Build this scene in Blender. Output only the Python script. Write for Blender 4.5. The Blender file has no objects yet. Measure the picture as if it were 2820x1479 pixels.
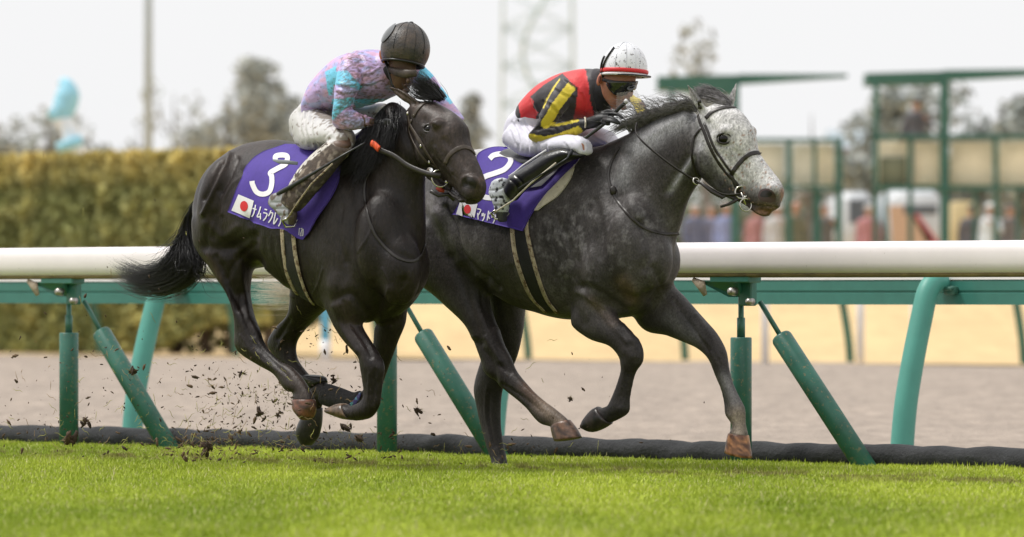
import bpy, bmesh, math, random
import numpy as np
from mathutils import Vector, Matrix, noise
from mathutils.bvhtree import BVHTree
R = math.radians
scene = bpy.context.scene
COL = scene.collection
random.seed(7); rng = np.random.default_rng(11)

# ------------------------------------------------------------------ camera
FPX, CX, HY, CAMZ = 16480.0, 1410.0, 810.0, 0.88      # focal length, centre and horizon in photo pixels (2820 wide)
cam = bpy.data.objects.new("camera", bpy.data.cameras.new("camera"))
COL.objects.link(cam)
cam.location = (0, 0, CAMZ); cam.rotation_euler = (R(90), 0, 0)
cam.data.sensor_width = 36.0; cam.data.lens = 36.0 * FPX / 2820.0
cam.data.shift_y = (HY - 739.5) / 2820.0
cam.data.clip_end = 3000.0
cam.data.dof.use_dof = True; cam.data.dof.focus_distance = 29.6; cam.data.dof.aperture_fstop = 3.2
scene.camera = cam
# ------------------------------------------------------------------ world, sun, exposure
SUN_EL, SUN_AZ = 59.0, 279.0
world = bpy.data.worlds.new("World"); scene.world = world; world.use_nodes = True
wt = world.node_tree; wn = wt.nodes; wl = wt.links
bg = wn['Background']
sky = wn.new('ShaderNodeTexSky'); sky.sky_type = 'NISHITA'; sky.sun_disc = False
sky.sun_elevation = R(SUN_EL); sky.sun_rotation = R(SUN_AZ); sky.air_density = 1.6; sky.dust_density = 6.0
hs = wn.new('ShaderNodeHueSaturation'); hs.inputs['Saturation'].default_value = 0.12
mixw = wn.new('ShaderNodeMix'); mixw.data_type = 'RGBA'; mixw.inputs[0].default_value = 0.86
tc = wn.new('ShaderNodeTexCoord'); nz = wn.new('ShaderNodeTexNoise'); nz.inputs['Scale'].default_value = 1.6; nz.inputs['Detail'].default_value = 4
cr = wn.new('ShaderNodeValToRGB')
cr.color_ramp.elements[0].position = .3; cr.color_ramp.elements[0].color = (10.2, 10.25, 10.4, 1)
cr.color_ramp.elements[1].position = .7; cr.color_ramp.elements[1].color = (10.8, 10.8, 10.85, 1)
wl.new(tc.outputs['Generated'], nz.inputs['Vector']); wl.new(nz.outputs['Fac'], cr.inputs['Fac'])
wl.new(sky.outputs[0], hs.inputs['Color']); wl.new(hs.outputs[0], mixw.inputs[6]); wl.new(cr.outputs[0], mixw.inputs[7])
wl.new(mixw.outputs[2], bg.inputs['Color']); bg.inputs['Strength'].default_value = 0.10
sun = bpy.data.objects.new("sun", bpy.data.lights.new("sun", 'SUN')); COL.objects.link(sun)
sun.data.energy = 3.0; sun.data.angle = R(12); sun.data.color = (1.0, .965, .91)
# sun direction: high, from behind-left of the camera subject
_d = Vector((-.52, .08, .88)).normalized()
sun.rotation_euler = _d.to_track_quat('Z', 'Y').to_euler()
scene.view_settings.view_transform = 'Standard'; scene.view_settings.look = 'None'
scene.view_settings.exposure = 0.0; scene.view_settings.gamma = 1.0

# ------------------------------------------------------------------ node materials
def srgb(*c):
    c = [x / 255.0 for x in c]
    return tuple((x / 12.92 if x <= .04045 else ((x + .055) / 1.055) ** 2.4) for x in c) + (1.0,)
MATS = {}
def mat(name, col=(.5, .5, .5), rough=.5, attr=False, var=0.0, vscale=20.0, bump=0.0, bscale=80.0, spec=.5, coat=0.0,
        sheen=0.0, metal=0.0, trans=0.0, mud=None, mudscale=14.0, mudcut=.56, stretch=None, var2=0.0, v2scale=2.0, mudsharp=.06,
        bumpd=.01, crough=.12):
    """procedural material: base colour (or the 'Col' attribute), two noise variations, optional dirt splashes, bump"""
    m = bpy.data.materials.new(name); m.use_nodes = True; nt = m.node_tree; N = nt.nodes; L = nt.links
    b = N['Principled BSDF']
    b.inputs['Roughness'].default_value = rough; b.inputs['Specular IOR Level'].default_value = spec
    b.inputs['Coat Weight'].default_value = coat; b.inputs['Coat Roughness'].default_value = crough; b.inputs['Metallic'].default_value = metal
    b.inputs['Sheen Weight'].default_value = sheen; b.inputs['Transmission Weight'].default_value = trans
    tcn = N.new('ShaderNodeTexCoord'); mp = N.new('ShaderNodeMapping')
    L.new(tcn.outputs['Object'], mp.inputs['Vector'])
    if stretch: mp.inputs['Scale'].default_value = stretch
    if attr:
        a = N.new('ShaderNodeAttribute'); a.attribute_name = 'Col'; out = a.outputs['Color']
    else:
        c = N.new('ShaderNodeRGB'); c.outputs[0].default_value = tuple(col[:3]) + (1,); out = c.outputs[0]
    def nfac(scale, det=5, rgh=.6):
        n = N.new('ShaderNodeTexNoise'); n.inputs['Scale'].default_value = scale; n.inputs['Detail'].default_value = det
        n.inputs['Roughness'].default_value = rgh; L.new(mp.outputs[0], n.inputs['Vector']); return n.outputs['Fac']
    for v, s in ((var, vscale), (var2, v2scale)):
        if v:
            f = nfac(s); mr = N.new('ShaderNodeMapRange'); L.new(f, mr.inputs[0])
            mr.inputs[1].default_value = .3; mr.inputs[2].default_value = .7
            mr.inputs[3].default_value = 1 - v; mr.inputs[4].default_value = 1 + v
            mu = N.new('ShaderNodeMix'); mu.data_type = 'RGBA'; mu.blend_type = 'MULTIPLY'; mu.inputs[0].default_value = 1
            L.new(out, mu.inputs[6]); L.new(mr.outputs[0], mu.inputs[7]); out = mu.outputs[2]
    if mud:
        f = nfac(mudscale, 8, .72); mr = N.new('ShaderNodeMapRange'); L.new(f, mr.inputs[0])
        mr.inputs[1].default_value = mudcut; mr.inputs[2].default_value = mudcut + mudsharp
        mx = N.new('ShaderNodeMix'); mx.data_type = 'RGBA'; L.new(mr.outputs[0], mx.inputs[0])
        L.new(out, mx.inputs[6]); mx.inputs[7].default_value = tuple(mud[:3]) + (1,); out = mx.outputs[2]
    L.new(out, b.inputs['Base Color'])
    if bump:
        f = nfac(bscale, 6, .65); bp = N.new('ShaderNodeBump'); bp.inputs['Strength'].default_value = bump
        bp.inputs['Distance'].default_value = bumpd; L.new(f, bp.inputs['Height']); L.new(bp.outputs[0], b.inputs['Normal'])
    MATS[name] = m
    return m

# ------------------------------------------------------------------ object helpers
def link(o, parent=None):
    COL.objects.link(o)
    if parent is not None: o.parent = parent
    return o
def tag(o, label=None, cat=None, group=None, kind=None):
    if label: o['label'] = label
    if cat: o['category'] = cat
    if group: o['group'] = group
    if kind: o['kind'] = kind
    return o
def thing(name, label, cat, loc=(0, 0, 0), group=None, rz=0.0):
    o = bpy.data.objects.new(name, None); COL.objects.link(o); o.location = loc; o.rotation_euler = (0, 0, rz)
    o.empty_display_size = .1
    return tag(o, label, cat, group)
def rootloc(o):
    v = Vector((0, 0, 0))
    while o is not None: v = v + o.location; o = o.parent
    return v
def mk(name, V, Fc, m=None, parent=None, smooth=True, local=False, colors=None, origin=None):
    """one mesh object; V in world coordinates unless local"""
    me = bpy.data.meshes.new(name); V = np.asarray(V, dtype=float).reshape(-1, 3)
    if parent is not None and not local: V = V - np.array(rootloc(parent))
    if parent is None and origin is not None: V = V - np.array(origin)
    me.from_pydata(V.tolist(), [], [tuple(int(i) for i in f) for f in Fc]); me.update()
    if smooth: me.polygons.foreach_set('use_smooth', [True] * len(me.polygons))
    if colors is not None: setcol(me, colors)
    o = bpy.data.objects.new(name, me); link(o, parent)
    if parent is None and origin is not None: o.location = origin
    if m: me.materials.append(m if not isinstance(m, str) else MATS[m])
    return o
def setcol(me, C):
    C = np.asarray(C, dtype=np.float32)
    if C.ndim == 1: C = np.tile(C, (len(me.vertices), 1))
    if C.shape[1] == 3: C = np.hstack([C, np.ones((len(C), 1), np.float32)])
    at = me.color_attributes.get('Col') or me.color_attributes.new('Col', 'FLOAT_COLOR', 'POINT')
    at.data.foreach_set('color', C.ravel())
class MB:
    """collects shapes for one mesh"""
    def __init__(s): s.V = []; s.F = []
    def add(s, V, F):
        o = len(s.V); s.V += [tuple(v) for v in V]; s.F += [tuple(i + o for i in f) for f in F]; return s
    def box(s, c, d, rz=0.0, bev=0.0):
        cx, cy, cz = c; x, y, z = d[0] / 2, d[1] / 2, d[2] / 2
        ca, sa = math.cos(rz), math.sin(rz)
        if bev <= 0:
            vs = [(a * x, b * y, e * z) for e in (-1, 1) for a, b in ((-1, -1), (1, -1), (1, 1), (-1, 1))]
            fs = [(3, 2, 1, 0), (4, 5, 6, 7), (0, 1, 5, 4), (1, 2, 6, 5), (2, 3, 7, 6), (3, 0, 4, 7)]
        else:
            q = bev; ring = []
            for e, k in ((-z, 1), (-z + q, 0), (z - q, 0), (z, 1)):
                xi, yi = x - q * k, y - q * k
                r = [(-xi + q, -yi), (xi - q, -yi), (xi, -yi + q), (xi, yi - q), (xi - q, yi), (-xi + q, yi), (-xi, yi - q), (-xi, -yi + q)]
                ring.append([(a, b, e) for a, b in r])
            vs = [p for r in ring for p in r]; fs = [tuple(range(7, -1, -1)), tuple(range(24, 32))]
            for j in range(3):
                for i in range(8): fs.append((j * 8 + i, j * 8 + (i + 1) % 8, (j + 1) * 8 + (i + 1) % 8, (j + 1) * 8 + i))
        return s.add([(cx + a * ca - b * sa, cy + a * sa + b * ca, cz + e) for a, b, e in vs], fs)
    def tube(s, pts, rad, n=10, cap=True, flat=1.0, up=None):
        V, F = tube(pts, rad, n, cap, flat, up); return s.add(V, F)
    def build(s, name, m, parent=None, smooth=True, local=False, origin=None):
        return mk(name, s.V, s.F, m, parent, smooth, local, origin=origin)
def tube(pts, rad, n=10, cap=True, flat=1.0, up=None):
    pts = [Vector(p) for p in pts]; k = len(pts)
    if not hasattr(rad, '__len__'): rad = [rad] * k
    V = []; F = []; prev = None
    for i in range(k):
        t = (pts[min(i + 1, k - 1)] - pts[max(i - 1, 0)])
        t = t.normalized() if t.length > 1e-9 else Vector((0, 0, 1))
        ref = Vector(up) if up is not None else (prev if prev is not None else (Vector((0, 0, 1)) if abs(t.z) < .9 else Vector((1, 0, 0))))
        a = ref - t * ref.dot(t)
        if a.length < 1e-6: a = t.orthogonal()
        a.normalize(); b = t.cross(a); prev = a
        for j in range(n):
            ph = 2 * math.pi * j / n
            V.append(pts[i] + (a * math.cos(ph) + b * math.sin(ph) * flat) * rad[i])
    for i in range(k - 1):
        for j in range(n): F.append((i * n + j, i * n + (j + 1) % n, (i + 1) * n + (j + 1) % n, (i + 1) * n + j))
    if cap: F += [tuple(range(n - 1, -1, -1)), tuple(range((k - 1) * n, k * n))]
    return V, F
def ellipsoid(c, r, n=14, m=10, M=None):
    V = []; F = []
    for i in range(m + 1):
        th = math.pi * i / m
        for j in range(n):
            ph = 2 * math.pi * j / n
            v = Vector((math.sin(th) * math.cos(ph) * r[0], math.sin(th) * math.sin(ph) * r[1], math.cos(th) * r[2]))
            if M is not None: v = M @ v
            V.append(v + Vector(c))
    for i in range(m):
        for j in range(n): F.append((i * n + j, (i + 1) * n + j, (i + 1) * n + (j + 1) % n, i * n + (j + 1) % n))
    return V, F
def catmull(P, sub=5):
    """Catmull-Rom resampling of rows of P"""
    P = np.asarray(P, float); n = len(P)
    if n < 3:
        t = np.linspace(0, 1, sub + 1)[:, None]; return P[0] * (1 - t) + P[-1] * t
    out = []
    for i in range(n - 1):
        p0 = P[i - 1] if i > 0 else 2 * P[0] - P[1]
        p1, p2 = P[i], P[i + 1]; p3 = P[i + 2] if i + 2 < n else 2 * P[-1] - P[-2]
        for k in range(sub):
            t = k / sub
            out.append(.5 * ((2 * p1) + (-p0 + p2) * t + (2 * p0 - 5 * p1 + 4 * p2 - p3) * t * t + (-p0 + 3 * p1 - 3 * p2 + p3) * t ** 3))
    out.append(P[-1]); return np.array(out)

# ------------------------------------------------------------------ photo measurements -> places in the world
FR = {'S': (0, 0, 1.0), 'F': (0, 0, 2820 / 2576.), 'C1': (1000, 200, 400 / 1081.), 'C2': (780, 20, 520 / 1673.), 'C3': (580, 360, 600 / 2026.),
      'C4': (300, 560, 700 / 1351.), 'C5': (800, 500, 650 / 1171.), 'C6': (1360, 80, 500 / 1206.), 'C7': (1600, 180, 600 / 1501.),
      'C8': (1150, 600, 1000 / 1876.), 'D1': (0, 560, 640 / 1168.), 'D2': (1800, 120, 1020 / 2153.), 'D3': (1880, 620, 940 / 1764.),
      'D4': (0, 0, 900 / 1737.), 'D5': (1220, 380, 440 / 2123.), 'D6': (720, 1000, 400 / 2078.), 'G1': (480, 340, 760 / 1711.),
      'G2': (1160, 340, 800 / 1801.), 'G3': (1880, 460, 940 / 2576.), 'G4': (1880, 120, 940 / 2576.), 'G5': (1120, 0, 520 / 1673.),
      'G7': (780, 280, 340 / 1914.), 'G8': (1560, 200, 280 / 1719.)}
def px(fr, x, y):
    a, b, s = FR[fr]; return (a + x * s, b + y * s)
def pts(fr, L): return [px(fr, x, y) for x, y in L]
def at(x, y, D): return Vector(((x - CX) * D / FPX, D, CAMZ - (y - HY) * D / FPX))
def proj(V):
    V = np.asarray(V, float).reshape(-1, 3)
    return np.stack([CX + FPX * V[:, 0] / V[:, 1], HY - FPX * (V[:, 2] - CAMZ) / V[:, 1]], 1)
class Plane:
    """vertical plane with heading th (angle between view axis and running direction); lat = metres beyond it"""
    def __init__(s, ox, D, th):
        s.th = R(th); s.d = Vector((math.sin(s.th), -math.cos(s.th), 0)); s.n = Vector((math.cos(s.th), math.sin(s.th), 0))
        s.O = Vector(((ox - CX) * D / FPX, D, 0))
    def P(s, x, y, lat=0.0):
        ray = Vector(((x - CX) / FPX, 1.0, -(y - HY) / FPX))
        t = (s.O.dot(s.n) + lat) / ray.dot(s.n)
        return Vector((0, 0, CAMZ)) + ray * t
    def lat(s, V):
        V = np.asarray(V); return V @ np.array(s.n) - s.O.dot(s.n)
    def mirror(s, p):
        p = Vector(p); return p - s.n * 2 * (p.dot(s.n) - s.O.dot(s.n))
    def sec(s, A, B, w, lat=0.0):
        """section whose image edges are A and B, lateral half width w -> centre, in-plane half vector"""
        a, b = s.P(*A, lat), s.P(*B, lat); C = (a + b) / 2
        sc = FPX / C.y; h = Vector(((A[0] - B[0]) / 2 / sc, -(A[1] - B[1]) / 2 / sc)); L = h.length
        k = max(.35, math.sqrt(max(0.0, 1 - (w * math.cos(s.th) * h.x / L) ** 2 / L ** 2))) if L > 1e-9 else 1
        v = (a - b) / 2 * k
        return C, v
def loft(pl, fr, secs, n=28, sub=5, cap=(.5, .5), ex=1.0, k=1.0):
    """secs: (Ax,Ay,Bx,By,w[,lat[,egg]]) -> closed tube"""
    rows = []
    for q in secs:
        Ax, Ay, Bx, By, w = q[:5]; lat = q[5] if len(q) > 5 else 0.0; egg = q[6] if len(q) > 6 else 0.0
        C, v = pl.sec(px(fr, Ax, Ay), px(fr, Bx, By), w, lat)
        rows.append(list(C) + list(v * k) + [w * k, egg])
    rows = catmull(rows, sub) if len(rows) > 2 else catmull(rows, sub)
    rows = [list(r) for r in rows]
    def capr(r0, r1, c):
        d = Vector(r0[:3]) - Vector(r1[:3]); d = d.normalized() if d.length > 1e-9 else Vector((0, 0, 1))
        a = min(Vector(r0[3:6]).length, abs(r0[6])) * c; out = []
        for k in (1, 2, 3):
            f = math.sin(k * math.pi / 7); g = math.cos(k * math.pi / 7)
            out.append(list(Vector(r0[:3]) + d * a * f) + [x * g for x in r0[3:6]] + [r0[6] * g, r0[7]])
        return out
    if cap[0]: rows = capr(rows[0], rows[1], cap[0])[::-1] + rows
    if cap[1]: rows = rows + capr(rows[-1], rows[-2], cap[1])
    V = []; F = []; k = len(rows)
    for r in rows:
        C = Vector(r[:3]); v = Vector(r[3:6])
        for j in range(n):
            ph = 2 * math.pi * j / n; c, s_ = math.cos(ph), math.sin(ph)
            if ex != 1.0: c = math.copysign(abs(c) ** ex, c); s_ = math.copysign(abs(s_) ** ex, s_)
            V.append(C + v * c + pl.n * (r[6] * s_ * (1 + r[7] * c)))
    for i in range(k - 1):
        for j in range(n): F.append((i * n + j, i * n + (j + 1) % n, (i + 1) * n + (j + 1) % n, (i + 1) * n + j))
    F += [tuple(range(n - 1, -1, -1)), tuple(range((k - 1) * n, k * n))]
    return V, F
def remesh(mbs, voxel=.008, smooth=6, fac=.5):
    """joins overlapping closed shapes into one continuous skin; returns V, F arrays"""
    me = bpy.data.meshes.new('t'); me.from_pydata([tuple(v) for v in mbs.V], [], mbs.F); me.update()
    bm = bmesh.new(); bm.from_mesh(me); bmesh.ops.recalc_face_normals(bm, faces=bm.faces); bm.to_mesh(me); bm.free()
    o = bpy.data.objects.new('t', me); COL.objects.link(o)
    md = o.modifiers.new('r', 'REMESH'); md.mode = 'VOXEL'; md.voxel_size = voxel
    if smooth:
        sm = o.modifiers.new('s', 'SMOOTH'); sm.factor = fac; sm.iterations = smooth
    dg = bpy.context.evaluated_depsgraph_get(); dg.update()
    e = o.evaluated_get(dg); m2 = e.to_mesh()
    V = np.empty(len(m2.vertices) * 3); m2.vertices.foreach_get('co', V); V = V.reshape(-1, 3)
    F = [tuple(p.vertices) for p in m2.polygons]
    e.to_mesh_clear(); bpy.data.objects.remove(o); bpy.data.meshes.remove(me)
    return V, F
def vnormals(V, F):
    F4 = np.array([f if len(f) == 4 else (f[0], f[1], f[2], f[2]) for f in F])
    a = V[F4[:, 2]] - V[F4[:, 0]]; b = V[F4[:, 3]] - V[F4[:, 1]]; b2 = V[F4[:, 1]] - V[F4[:, 0]]
    b = np.where((F4[:, 2] == F4[:, 3])[:, None], a * 1.0, b); n = np.cross(np.where((F4[:, 2] == F4[:, 3])[:, None], b2, a), b)
    N = np.zeros_like(V)
    for k in range(4): np.add.at(N, F4[:, k], n)
    return N / (np.linalg.norm(N, axis=1, keepdims=True) + 1e-12)
def segdist(Q, L):
    """distance in photo pixels of points Q to polyline L, and running parameter"""
    Q = np.asarray(Q); best = np.full(len(Q), 1e9)
    for (a, b) in zip(L[:-1], L[1:]):
        a = np.array(a); b = np.array(b); ab = b - a; t = np.clip(((Q - a) @ ab) / (ab @ ab + 1e-9), 0, 1)
        d = np.linalg.norm(Q - (a + t[:, None] * ab), axis=1); best = np.minimum(best, d)
    return best
def inpoly(Q, L):
    Q = np.asarray(Q); x, y = Q[:, 0], Q[:, 1]; r = np.zeros(len(Q), bool); n = len(L)
    for i in range(n):
        (x1, y1), (x2, y2) = L[i], L[(i + 1) % n]
        c = ((y1 > y) != (y2 > y)) & (x < (x2 - x1) * (y - y1) / (y2 - y1 + 1e-12) + x1); r ^= c
    return r
class Skin:
    """a sculptable, paintable continuous surface"""
    def __init__(s, mb, voxel=.008, smooth=6, pl=None):
        s.V, s.F = remesh(mb, voxel, smooth); s.pl = pl; s.upd()
    def upd(s):
        s.N = vnormals(s.V, s.F); s.Q = proj(s.V); s.front = s.N[:, 1] < .25
        s.bvh = BVHTree.FromPolygons([tuple(v) for v in s.V], s.F)
    def ridge(s, fr, L, w, amp, latmin=-9, latmax=9, smooth=True):
        """raise (amp>0) or press in (amp<0) the skin along a line"""
        L = pts(fr, L)
        if smooth and len(L) > 2: L = [tuple(p) for p in catmull(L, 4)]
        d = segdist(s.Q, L); w = w * FR[fr][2]; f = np.exp(-(d / w) ** 2) * amp
        if s.pl is not None:
            la = s.pl.lat(s.V); f = f * ((la > latmin) & (la < latmax))
        f = f * np.clip(.5 - s.N[:, 1], 0, 1) ** .5
        s.V = s.V + s.N * f[:, None]
    def noise(s, scale, amp, stretch=(1, 1, 1)):
        f = np.array([noise.noise(Vector((v[0] * scale * stretch[0], v[1] * scale * stretch[1], v[2] * scale * stretch[2]))) for v in s.V])
        s.V = s.V + s.N * (f * amp)[:, None]
    def relax(s, poly, n, fac=.5, latmin=-9, latmax=9, edge=26.0):
        """smooth only where the photo outline poly lies (source px), fading at its edge"""
        m = inpoly(s.Q, poly); d = segdist(s.Q, list(poly) + [poly[0]]); w = np.where(m, np.clip(d / edge, 0, 1), 0) * fac
        F4 = np.array([f if len(f) == 4 else (f[0], f[1], f[2], f[2]) for f in s.F])
        E = np.concatenate([F4[:, [0, 1]], F4[:, [1, 2]], F4[:, [2, 3]], F4[:, [3, 0]]]); E = E[E[:, 0] != E[:, 1]]
        E = np.unique(np.sort(E, 1), axis=0); a, b = E[:, 0], E[:, 1]; nV = len(s.V)
        cnt = np.bincount(a, minlength=nV) + np.bincount(b, minlength=nV)
        for _ in range(n):
            A = np.stack([np.bincount(a, s.V[b, c], nV) + np.bincount(b, s.V[a, c], nV) for c in range(3)], 1) / np.maximum(cnt, 1)[:, None]
            s.V = s.V + (A - s.V) * w[:, None]
        s.upd()
    def hit(s, x, y, off=0.0):
        ray = Vector(((x - CX) / FPX, 1.0, -(y - HY) / FPX)).normalized()
        p, n, i, d = s.bvh.ray_cast(Vector((0, 0, CAMZ)), ray)
        if p is None: return None, None
        if n.dot(ray) > 0: n = -n
        return p + n * off, n
    def near(s, p, off=0.0):
        q, n, i, d = s.bvh.find_nearest(Vector(p)); return q + n * off, n
    def build(s, name, m, parent, C=None):
        return mk(name, s.V, s.F, m, parent, colors=C)
def strap(skin, P2, width, thick, off=.004, sub=4, fallback=None, closed=False):
    """ribbon lying on a skin, through photo points P2 (source px); returns V,F"""
    L = catmull(P2, sub) if len(P2) > 2 else catmull(P2, sub); C = []; Nn = []
    last = None
    for q in L:
        p, n = skin.hit(q[0], q[1], off)
        if p is None:
            if fallback is not None: p = fallback(q[0], q[1]); p, n = skin.near(p, off)
            elif last is not None: p, n = last
            else: continue
        if last is not None and abs(p.y - last[0].y) > .3: p = at(q[0], q[1], last[0].y); n = last[1]
        C.append(p); Nn.append(n); last = (p, n)
    return ribbon(C, Nn, width, thick)
def ribbon(C, Nn, width, thick):
    V = []; F = []; k = len(C)
    if not hasattr(width, '__len__'): width = [width] * k
    for i in range(k):
        t = C[min(i + 1, k - 1)] - C[max(i - 1, 0)]
        n = Nn[i].normalized(); s_ = t.cross(n)
        s_ = s_.normalized() if s_.length > 1e-9 else Vector((1, 0, 0))
        w = width[i] / 2
        V += [C[i] - s_ * w - n * thick, C[i] - s_ * w + n * thick * .2, C[i] - s_ * w * .8 + n * thick * .5, C[i] + s_ * w * .8 + n * thick * .5,
              C[i] + s_ * w + n * thick * .2, C[i] + s_ * w - n * thick]
    for i in range(k - 1):
        for j in range(6): F.append((i * 6 + j, i * 6 + (j + 1) % 6, (i + 1) * 6 + (j + 1) % 6, (i + 1) * 6 + j))
    F += [tuple(range(5, -1, -1)), tuple(range((k - 1) * 6, k * 6))]
    return V, F
# ================================================================== THE SETTING
TH = R(46); RD = Vector((math.sin(TH), -math.cos(TH), 0)); RN = Vector((math.cos(TH), math.sin(TH), 0))
def rp(s, L, z=0.0): return RN * L + RD * s + Vector((0, 0, z))     # s along the course, L across it (away from camera)
def s_at(x, L):                                                     # where a line at L is seen at photo column x
    ray = Vector(((x - CX) / FPX, 1.0, 0)); t = L / ray.dot(RN); return (ray * t).dot(RD)
L1, L2, L3, LF = 22.77, 25.75, 58.0, 57.0
S0 = -22.2; KS = 1.204
ANG = -R(44)                                                        # rotation of the course direction about z
mat('turf', (.16, .20, .03), .9, var=.25, vscale=30, var2=.15, v2scale=1.2, bump=.5, bscale=60)
mat('blade', (.2, .3, .03), .55, attr=True, spec=.3)
mat('dirt', (.315, .258, .212), .95, var=.20, vscale=7, var2=.10, v2scale=1.3, bump=1.0, bscale=7, bumpd=.05, stretch=(1, .22, 1), mud=(.20, .165, .135), mudscale=6.5, mudcut=.60, mudsharp=.10)
mat('dry_grass', (.60, .43, .215), .95, var=.12, vscale=3, var2=.10, v2scale=.3, stretch=(1, .15, 1), bump=.6, bscale=9, bumpd=.05)
mat('rail_white', (.84, .78, .79), .38, var=.05, vscale=3, mud=(.16, .12, .06), mudscale=55, mudcut=.66, coat=.2)
mat('rail_green', (.035, .17, .135), .42, var=.10, vscale=8, mud=(.22, .2, .1), mudscale=60, mudcut=.69, coat=.15)
mat('post_green', (.028, .135, .10), .45, var=.2, vscale=9, mud=(.20, .18, .10), mudscale=42, mudcut=.57, coat=.1)
mat('post_teal', (.07, .29, .235), .5, var=.08, vscale=6, mud=(.22, .2, .12), mudscale=40, mudcut=.72)
mat('steel_green', (.05, .15, .11), .4, var=.1, vscale=20, metal=.2)
mat('bolt', (.45, .42, .40), .4, metal=.8)
mat('black_pad', (.022, .023, .025), .62, var=.35, vscale=25, bump=1.0, bscale=45, mud=(.16, .13, .10), mudscale=6, mudcut=.68)
mat('white_paint', (.8, .79, .78), .5, var=.03, vscale=5)
mat('bracket_dirt', (.42, .34, .26), .9, bump=.6, bscale=60)

def sheet(name, x0, x1, y0, y1, nx, ny, hf, m):
    """ground sheet in course coordinates (s, L)"""
    V = []; F = []
    for j in range(ny + 1):
        for i in range(nx + 1):
            s_ = x0 + (x1 - x0) * i / nx; l = y0 + (y1 - y0) * j / ny; V.append(rp(s_, l, hf(s_, l)))
    for j in range(ny):
        for i in range(nx): a = j * (nx + 1) + i; F.append((a, a + 1, a + nx + 2, a + nx + 1))
    o = mk(name, V, F, m); tag(o, kind='structure'); return o
def bank(s_, l):
    t = min(1, max(0, (l - 63) / 22)); return t * t * (3 - 2 * t) * .98
def bump2(s_, l, f, a): return noise.noise(Vector((s_ * f, l * f, 3.1))) * a
sheet('ground', -1500, 1500, -300, 1800, 30, 30, lambda s_, l: -.35, 'dry_grass')
sheet('turf', S0 - 26, S0 + 26, 4, L1 + .75, 110, 60, lambda s_, l: bump2(s_, l, .8, .006), 'turf')
sheet('dirt_track', S0 - 75, S0 + 30, L1 + .75, LF + .3, 240, 110, lambda s_, l: -.006 + bump2(s_, l, 1.3, .012) + noise.noise(Vector((s_ * .25, l * 1.6, 0))) * .03, 'dirt')
sheet('infield_grass', -260, 160, LF, 330, 160, 170, lambda s_, l: bank(s_, l) + .012 + bump2(s_, l, .5, .03), 'dry_grass')

# turf blades: far too many to count
def blades():
    n = 760000
    # more blades where they are seen sharply, near the rail
    D = 20.5 + (35.2 - 20.5) * rng.random(n) ** .72
    X = (rng.random(n) * 1.25 - .625) * D * .178
    L = X * RN.x + D * RN.y; keep = (L < L1 + .45); X, D = X[keep], D[keep]; n = len(X)
    nzv = np.array([noise.noise(Vector((x * 2.3, d * 2.3, 0))) for x, d in zip(X, D)])
    nz2 = np.array([noise.noise(Vector((x * 1.3 + 7, d * .32, 5))) for x, d in zip(X, D)])
    nz3 = np.array([noise.noise(Vector((x * 6 + 7, d * 1.8, 9))) for x, d in zip(X, D)])
    h = (.020 + .017 * rng.random(n)) * (1 + .35 * nzv + .3 * nz3); h *= np.where(rng.random(n) < .03, 1.5, 1)
    w = .0018 + .0020 * rng.random(n)
    az = rng.random(n) * 2 * np.pi; lean = rng.random(n) * .022 + .003; la = rng.random(n) * 2 * np.pi
    dx, dy = np.cos(az) * w, np.sin(az) * w
    z0 = np.zeros(n) - .004
    lx, ly = np.cos(la) * lean, np.sin(la) * lean
    A = np.stack([X - dx, D - dy, z0], 1); B = np.stack([X + dx, D + dy, z0], 1)
    Cc = np.stack([X + dx * .8 + lx * .35, D + dy * .8 + ly * .35, h * .6], 1); Dd = np.stack([X - dx * .8 + lx * .35, D - dy * .8 + ly * .35, h * .6], 1)
    T = np.stack([X + lx, D + ly, h], 1)
    V = np.stack([A, B, Cc, Dd, T], 1).reshape(-1, 3).astype(np.float32)
    me = bpy.data.meshes.new('grass'); me.vertices.add(len(V)); me.vertices.foreach_set('co', V.ravel())
    base = np.arange(n)[:, None] * 5
    lv = np.hstack([base + np.array([[0, 1, 2, 3]]), base + np.array([[3, 2, 4]])]).ravel().astype(np.int32)
    me.loops.add(len(lv)); me.loops.foreach_set('vertex_index', lv)
    ls = np.stack([np.arange(n) * 7, np.arange(n) * 7 + 4], 1).ravel().astype(np.int32)
    me.polygons.add(2 * n); me.polygons.foreach_set('loop_start', ls); me.update(); me.validate()
    g = rng.random(n); c1 = np.array([.235, .33, .016]); c2 = np.array([.50, .585, .06]); c3 = np.array([.62, .58, .28])
    c = c1 + (c2 - c1) * np.clip(g * .55 + .30 + nz2[:, None][:, 0] * .8 + nz3 * .25, 0, 1)[:, None]
    dry = rng.random(n) < (.05 + .09 * np.clip(nzv + .3, 0, 1)); c[dry] = c3
    # the strip churned by hooves is browner
    st = np.exp(-((X * RN.x + D * RN.y - 21.3) / .45) ** 2) * (nz3 > .05) * .75; c = c * (1 - st[:, None]) + np.array([.20, .16, .06]) * st[:, None]
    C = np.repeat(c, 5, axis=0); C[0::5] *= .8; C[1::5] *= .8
    setcol(me, C); me.materials.append(MATS['blade'])
    o = bpy.data.objects.new('grass', me); link(o); tag(o, 'short bright green turf in front of the white rail', 'grass', kind='stuff')
blades()

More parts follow.
